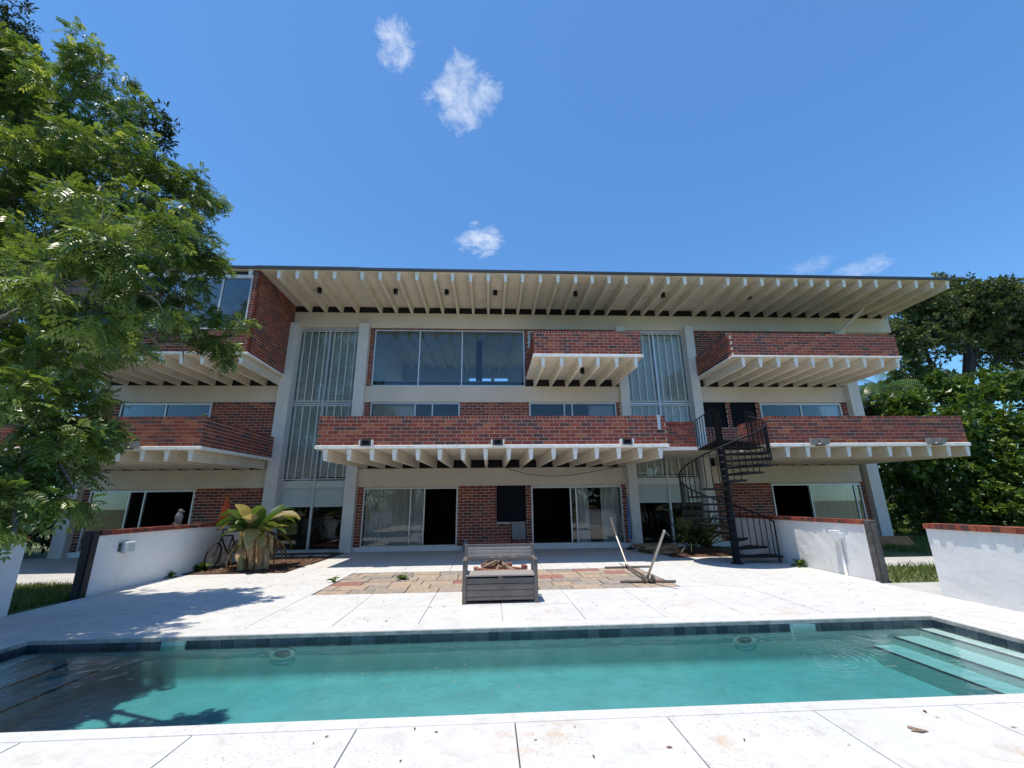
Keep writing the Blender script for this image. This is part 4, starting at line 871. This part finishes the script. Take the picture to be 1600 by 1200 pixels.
# ------------------------------------------------------------------ trees
def unit(a): return a / np.maximum(np.linalg.norm(a, axis=-1, keepdims=True), 1e-9)
def sample_blobs(blobs, n, shell=.40, per=30, spread=.165):
    """points in tufts: each blob carries tufts on and inside its surface, each tuft holds about 'per' points"""
    B = np.array(blobs); wgt = B[:, 3] ** 1.9; m = max(1, n // per); bk = rng.choice(len(B), m, p=wgt / wgt.sum()); d = unit(rng.normal(size=(m, 3))); r = rng.random(m) ** shell
    lump = 1 + .22 * np.sin(d[:, 0] * 5 + bk) * np.sin(d[:, 1] * 4.3 + 2 * bk)
    tuft = B[bk, :3] + d * (r * B[bk, 3] * lump)[:, None] * np.array([1.08, 1.08, .9]); size = spread * np.sqrt(B[bk, 3]) * rng.uniform(.6, 1.4, m)
    k = rng.integers(0, m, n); e = unit(rng.normal(size=(n, 3))) * (rng.random(n) ** .5)[:, None] * size[k][:, None] * np.array([1.25, 1.25, .6])
    return tuft[k] + e, unit(d[k] * .6 + unit(e) * .8), bk[k]
def pinnate_crown(name, blobs, n, mat, parent, L=.26, pairs=5):
    P, D, pk = sample_blobs(blobs, n); out = unit(D * .7 + np.array([0, 0, -.25]) + rng.normal(0, .45, (n, 3))); s_ = unit(np.cross(out, np.array([0, 0, 1.]) + rng.normal(0, .35, (n, 3)))); nn = np.cross(s_, out)
    Ls = L * rng.uniform(.6, 1.25, n)[:, None]; quads = []
    for k in range(pairs * 2 + 1):
        if k < pairs * 2:
            t_ = .22 + .70 * (k // 2) / (pairs - 1); sg = 1 if k % 2 else -1; dr = s_ * sg * .85 + out * .55 - nn * .25
        else: t_ = .92; dr = out
        b_ = P + out * Ls * t_ - np.array([0, 0, 1.]) * Ls * .35 * t_ * t_; ll = Ls * .36 * (1 - .25 * abs(t_ - .55)); wv_ = unit(np.cross(dr, nn)) * ll * .22; tip = b_ + dr * ll - np.array([0, 0, 1.]) * ll * rng.uniform(.0, .35, (n, 1)); mid = b_ + dr * ll * .5
        quads.append(np.stack([b_, mid + wv_, tip, mid - wv_], 1))
    V = np.stack(quads, 1); tn = np.clip(rng.normal(.48, .22, n) + .3 * (rng.random(len(blobs))[pk] - .5), 0, 1); m_ = n * (2 * pairs + 1)
    return np_obj(name, V.reshape(-1, 3), np.arange(4 * m_).reshape(m_, 4), np.repeat(tn, 4 * (2 * pairs + 1)), mat, parent)
def leaf_crown(name, blobs, n, mat, parent, size=.2, ratio=.55, shell=.45, clump=6, spread=.24):
    """leaves in rosettes: each cluster point carries 'clump' leaves fanning outwards"""
    m_ = n // clump; P, D, pk = sample_blobs(blobs, m_, shell, max(3, 34 // clump), spread); P = np.repeat(P, clump, 0); D = np.repeat(D, clump, 0); n = len(P)
    d = unit(D * .6 + rng.normal(0, .65, (n, 3)) + np.array([0, 0, .15])); s_ = unit(np.cross(d, rng.normal(size=(n, 3)) * .5 + np.array([0, 0, 1.]))); up = np.cross(s_, d); l = size * rng.uniform(.5, 1.25, (n, 1)); w_ = l * ratio * .5
    b_ = P + d * l * .15; V = np.stack([b_, b_ + d * l * .5 + s_ * w_ + up * w_ * .3, b_ + d * l - up * l * .12, b_ + d * l * .5 - s_ * w_ + up * w_ * .3], 1)
    tn = np.clip(np.repeat(rng.normal(.42, .2, m_), clump) + rng.normal(0, .1, n), 0, 1)
    return np_obj(name, V.reshape(-1, 3), np.arange(4 * n).reshape(n, 4), np.repeat(tn, 4), mat, parent)
def branches(base, fork, blobs, r0, parent, bark, twig=3, name="trunk"):
    base = Vector(base); fork = Vector(fork); mid = base.lerp(fork, .5) + Vector((random.uniform(-.1, .1), random.uniform(-.1, .1), 0))
    MB().tube([base, base + (mid - base) * .3, mid, fork], [r0 * 1.25, r0, r0 * .88, r0 * .75], 12).build("trunk", bark, parent, True)
    order = sorted(range(len(blobs)), key=lambda i: (i % 4 != 0)); main = []
    for i in order:
        bx_, by_, bz_, br_ = blobs[i]; c = Vector((bx_, by_, bz_)); first = i % 4 == 0
        if first or not main: s_ = mid.lerp(fork, random.uniform(.3, 1)); ra = r0 * .45
        else: s_, ra = min(main, key=lambda q: (q[0] - c).length); ra *= .75
        L_ = (c - s_).length; J_ = lambda: Vector([random.uniform(-.09, .09) * L_ for _ in range(3)])
        p1 = s_.lerp(c, .35) + Vector((0, 0, .08 * L_)) + J_(); p2 = s_.lerp(c, .7) + Vector((0, 0, .08 * L_)) + J_()
        lb = MB().tube([s_, p1, p2, c], [ra, ra * .75, ra * .5, ra * .2], 7).build("limb", bark, parent, True)
        if first: main += [(p1, ra * .75), (p2, ra * .5)]
        for k in range(twig):
            d = Vector([random.gauss(0, 1) for _ in range(3)]).normalized() * br_; q = p2.lerp(c, random.uniform(0, 1)); MB().tube([q, q + d * .5 + Vector((0, 0, .05)), q + d], [ra * .22, ra * .14, ra * .05], 5).build("twig", bark, lb, True)
T1 = [(-10.29, 7.6, 10.4, 0.96), (-9.01, 7.4, 9.45, 0.99), (-8.72, 7.8, 11.1, 0.72), (-8.18, 7.8, 9.94, 0.63), (-8.37, 7.0, 7.61, 1.01), (-7.78, 7.4, 7.99, 0.95), (-7.09, 7.7, 8.28, 0.66), (-6.59, 8.0, 7.91, 0.68), (-6.22, 8.3, 8.37, 0.3), (-7.14, 6.6, 5.99, 0.91), (-6.56, 7.2, 6.42, 0.95), (-5.96, 7.8, 6.63, 0.58), (-7.0, 6.2, 4.72, 0.77), (-6.57, 6.8, 5.04, 0.86), (-6.05, 7.4, 5.42, 0.65), (-5.57, 8.0, 5.12, 0.46), (-5.12, 8.2, 4.88, 0.44), (-5.3, 8.1, 4.6, .36), (-5.77, 7.7, 5.93, 0.56), (-5.92, 5.6, 3.41, 0.6), (-6.0, 6.3, 3.79, 0.55), (-5.98, 7.0, 4.5, 0.34), (-5.35, 5.2, 2.5, 0.6), (-5.22, 5.6, 2.73, 0.36), (-5.08, 5.8, 2.35, 0.18), (-4.89, 5.2, 2.05, 0.45), (-4.95, 4.9, 1.64, 0.3), (-4.64, 5.2, 1.77, 0.2), (-4.69, 4.7, 1.36, 0.12), (-8.98, 6.5, 6.75, 1.29), (-6.86, 5.4, 3.51, 0.96), (-5.66, 5.0, 1.84, 0.5), (-10.74, 7.0, 10.13, 1.4), (-5.79, 5.2, 4.49, 0.49), (-5.55, 5.6, 5.77, 0.56), (-4.25, 4.6, 4.6, .45), (-3.95, 4.8, 4.05, .34), (-4.4, 4.4, 3.7, .45),
      (-10.8, 5.2, 7.2, 1.4), (-9.3, 4.6, 5.4, 1.2), (-11.5, 7.4, 6.4, 1.3), (-9.6, 8.6, 6.3, 1.0)]
w = thing("ash_tree", "large leafy tree with feathery leaves filling the left of the photo", "tree", (-9.6, 6.2, 0)); branches((-9.6, 6.2, -.05), (-8.9, 6.4, 3.6), T1, .24, w, "bark_light"); pinnate_crown("crown", T1, 23500, "leaf_ash", w, .21)
T2 = [(-18.69, 13.0, 19.61, .9), (-11.86, 12.5, 14.59, 0.63), (-11.53, 12.5, 14.05, 0.49), (-16.11, 12.5, 13.59, 1.3), (-14.55, 12.8, 13.68, 1.33), (-12.61, 12.6, 13.29, 1.0), (-19.7, 13.0, 18.08, 2.15), (-17.36, 13.0, 16.96, 1.18), (-18.5, 12.5, 14.5, 1.8), (-20.5, 12.5, 12.5, 2.2), (-17.5, 12, 11.5, 1.6)]
w = thing("evergreen_tree", "tall dark evergreen rising behind the leafy tree at the left edge", "tree", (-18.2, 12.3, 0)); branches((-18.2, 12.3, -.05), (-17.8, 12.4, 10.5), T2, .32, w, "bark"); leaf_crown("crown", T2, 36000, "leaf_dark", w, .20, .3)
T3 = [(-17.4, 16.2, 5.75, 1.33), (-16.9, 16.2, 3.55, 1.49), (-16.8, 15.6, 1.71, 1.24), (-18.9, 15.0, 4.63, 1.94), (-18.4, 14.5, 2.0, 1.7), (-16.0, 15.6, .8, 1.0), (-16.6, 17.0, 1.8, 1.5), (-19.6, 13.4, 1.6, 2.0), (-21.5, 13, 3.2, 2.5), (-16.3, 17.5, 4.0, 1.4), (-19, 16, 8, 2.5), (-17.6, 17.4, 7.2, 1.9), (-21.5, 15, 6, 2.6), (-23, 13.5, 9.5, 2.6), (-24.5, 13, 5, 3), (-20, 17.5, 3.5, 2.5), (-24, 18, 1.5, 2.3), (-21, 19, 1.5, 2.2), (-27, 17, 2, 2.6), (-18.5, 18.5, 1.2, 1.6)]  # low blobs added to darken the bright ground behind the tree
w = thing("dark_shrub", "dark dense shrub at the left end of the house, partly added to fill the shade there", "shrub", (-17.6, 15.6, 0)); branches((-17.6, 15.6, -.05), (-17.6, 15.6, 1.5), T3, .12, w, "bark"); leaf_crown("crown", T3, 60000, "leaf_dark", w, .22, .5)
OAK = [(36.98, 32.0, 17.59, 2.51), (41.38, 33.0, 18.76, 2.03), (42.42, 33.0, 18.15, 2.6), (46.13, 33.0, 18.2, 2.62), (48.17, 33.0, 16.96, 2.89), (37.29, 32.0, 14.61, 2.3), (34.3, 31.0, 13.63, 1.84), (42.05, 33.0, 15.6, 2.3), (46.85, 34.0, 15.2, 2.4), (48.9, 34.0, 13.2, 2.6), (35.71, 31.0, 10.9, 1.54), (33.62, 31.0, 11.16, 1.28), (43.12, 32.0, 16.6, 2.0), (33.49, 31.0, 14.75, 1.06), (52.99, 34.0, 16.18, 4.15), (53.55, 34.0, 11.26, 4.01), (42.92, 33.0, 19.75, 1.46), (49.93, 34.0, 20.06, 1.52), (40, 36, 17, 2.2), (38.5, 31, 16.3, 1.6), (44.6, 31.5, 19.3, 1.4), (39.4, 32, 19.2, 1.2)]
w = thing("oak_tree", "big spreading oak with dark limbs behind the right end of the house", "tree", (39.5, 33.5, 0)); branches((39.5, 33.5, -.1), (39.8, 33, 8.2), OAK, .62, w, "bark_dark", 4); leaf_crown("crown", OAK, 62000, "leaf_oak", w, .34, .6, .6, 6, .38)
def shrub(label, base, fork, blobs, n, mat="leaf_broad", size=.27):
    w = thing("broadleaf_tree", label, "tree", (base[0], base[1], 0), "trees beyond the right wall"); branches((base[0], base[1], -.05), fork, blobs, .11, w, "bark"); leaf_crown("crown", blobs, n, mat, w, size, .62)
shrub("bright broadleaf tree just past the end of the right balconies", (19.2, 18.2), (19.3, 18.2, 2.0), [(19.18, 18.0, 5.75, 0.85), (18.88, 17.5, 4.51, 1.2), (18.42, 18.0, 3.18, 1.05), (19.48, 17.5, 2.59, 1.15), (18.51, 19.0, 2.12, 0.8), (19.09, 18.0, 1.41, 0.8), (20.0, 18.6, 4.6, 1.2), (20.4, 19.6, .9, 1.1), (18.7, 20, .7, .8)], 9000)
shrub("tall broadleaf tree above the middle of the right wall", (21.6, 18.4), (21.6, 18.4, 2.2), [(21.4, 18.5, 6.36, 1.0), (20.57, 17.5, 4.22, 1.35), (22.46, 17.5, 4.5, 1.35), (20.61, 17.0, 2.54, 1.25), (19.64, 17.0, 1.28, 0.9), (21.6, 18, 1.4, 1.0), (22.8, 19.8, .9, 1.2)], 11500)
shrub("broadleaf tree at the right edge of the photo, above the scuffed wall", (24.6, 18.2), (24.6, 18.2, 2.2), [(23.69, 19.0, 6.65, 1.1), (25.48, 19.0, 6.98, 1.2), (23.86, 17.5, 4.21, 1.35), (21.9, 16.7, 2.5, 1.2), (27.18, 19.0, 6.99, 1.27), (24.2, 17.0, 3.6, 1.6), (20.6, 16.2, 1.27, 0.9), (23, 17, 1.3, 1.2), (26.5, 17.5, 4, 1.8)], 13000)
w = thing("dark_shrub", "dark shrub mass behind the right end column", "shrub", (24.6, 24.6, 0)); T5 = [(24.91, 24.0, 7.4, 0.98), (27.8, 25.0, 8.2, 1.24), (23.98, 24.0, 6.3, 1.08), (26.18, 25.0, 8.6, 0.83), (23.28, 24.0, 3.35, 1.1), (22.98, 24.0, 4.46, 0.94), (24, 24, 1.5, 1.5), (23.92, 25, 7.2, 1.2), (22.9, 25, 7.5, 1.0), (22.5, 25, 5.5, 1.3), (21.5, 24, 3.5, 1.3), (21.5, 25, 6.4, 1.1), (26.5, 24.5, 5, 1.9), (22, 23, 1.6, 1.2), (20.5, 23.5, 1.4, 1.1), (27, 24, 2, 2)]
branches((24.6, 24.6, -.05), (24.8, 24.6, 2.5), T5, .14, w, "bark"); leaf_crown("crown", T5, 30000, "leaf_dark", w, .24, .5)
# palm
w = thing("palm_tree", "palm with drooping fronds behind the right end of the house", "palm", (22.6, 22.6, 0)); MB().tube([(22.6, 22.6, -.05), (22.6, 22.6, 4), (22.65, 22.6, 7.7)], [.24, .19, .16], 10).build("trunk", "bark_light", w, True)
for k in range(20):
    a = 2 * math.pi * k / 20 + random.uniform(-.1, .1); e = random.uniform(-.3, 1.0); p = Vector((22.65, 22.6, 7.7)); mb = MB(); L_ = random.uniform(2.4, 3.1); n = 16; side = Vector((-math.sin(a), math.cos(a), 0))
    for i in range(n):
        d = Vector((math.cos(a) * math.cos(e), math.sin(a) * math.cos(e), math.sin(e))); q = p + d * L_ / n; wl = .55 * math.sin(math.pi * (i + 1.5) / (n + 2)) + .08
        for s_ in (-1, 1):
            tp = p + side * s_ * wl + d * wl * .5 - Vector((0, 0, wl * .55)); mb.add([p, p + d * .05, tp], [(0, 1, 2)], 0, random.uniform(.2, .6)); m2 = p.lerp(q, .5); mb.add([m2, m2 + d * .05, tp + d * L_ / n * .5], [(0, 1, 2)], 0, random.uniform(.2, .6))
        mb.add([p, q, q + Vector((0, 0, .03)), p + Vector((0, 0, .03))], [(0, 1, 2, 3)], 0, .4); p = q; e -= 1.7 / n
    mb.build("frond", "leaf_broad", w)

# the wood on the far side of the garden, which the window panes mirror
WOOD = [(x + rng.uniform(-1, 1), -17 + rng.uniform(-2, 2), z, 2.6) for x in range(-30, 34, 4) for z in (1.8, 4.8, 7.6)]
o = leaf_crown("woodland", WOOD, 30000, "leaf_dark", None, .55, .6, .5, 6, .5); tag(o, "dark wood mirrored in the window panes", "wood", kind="stuff")
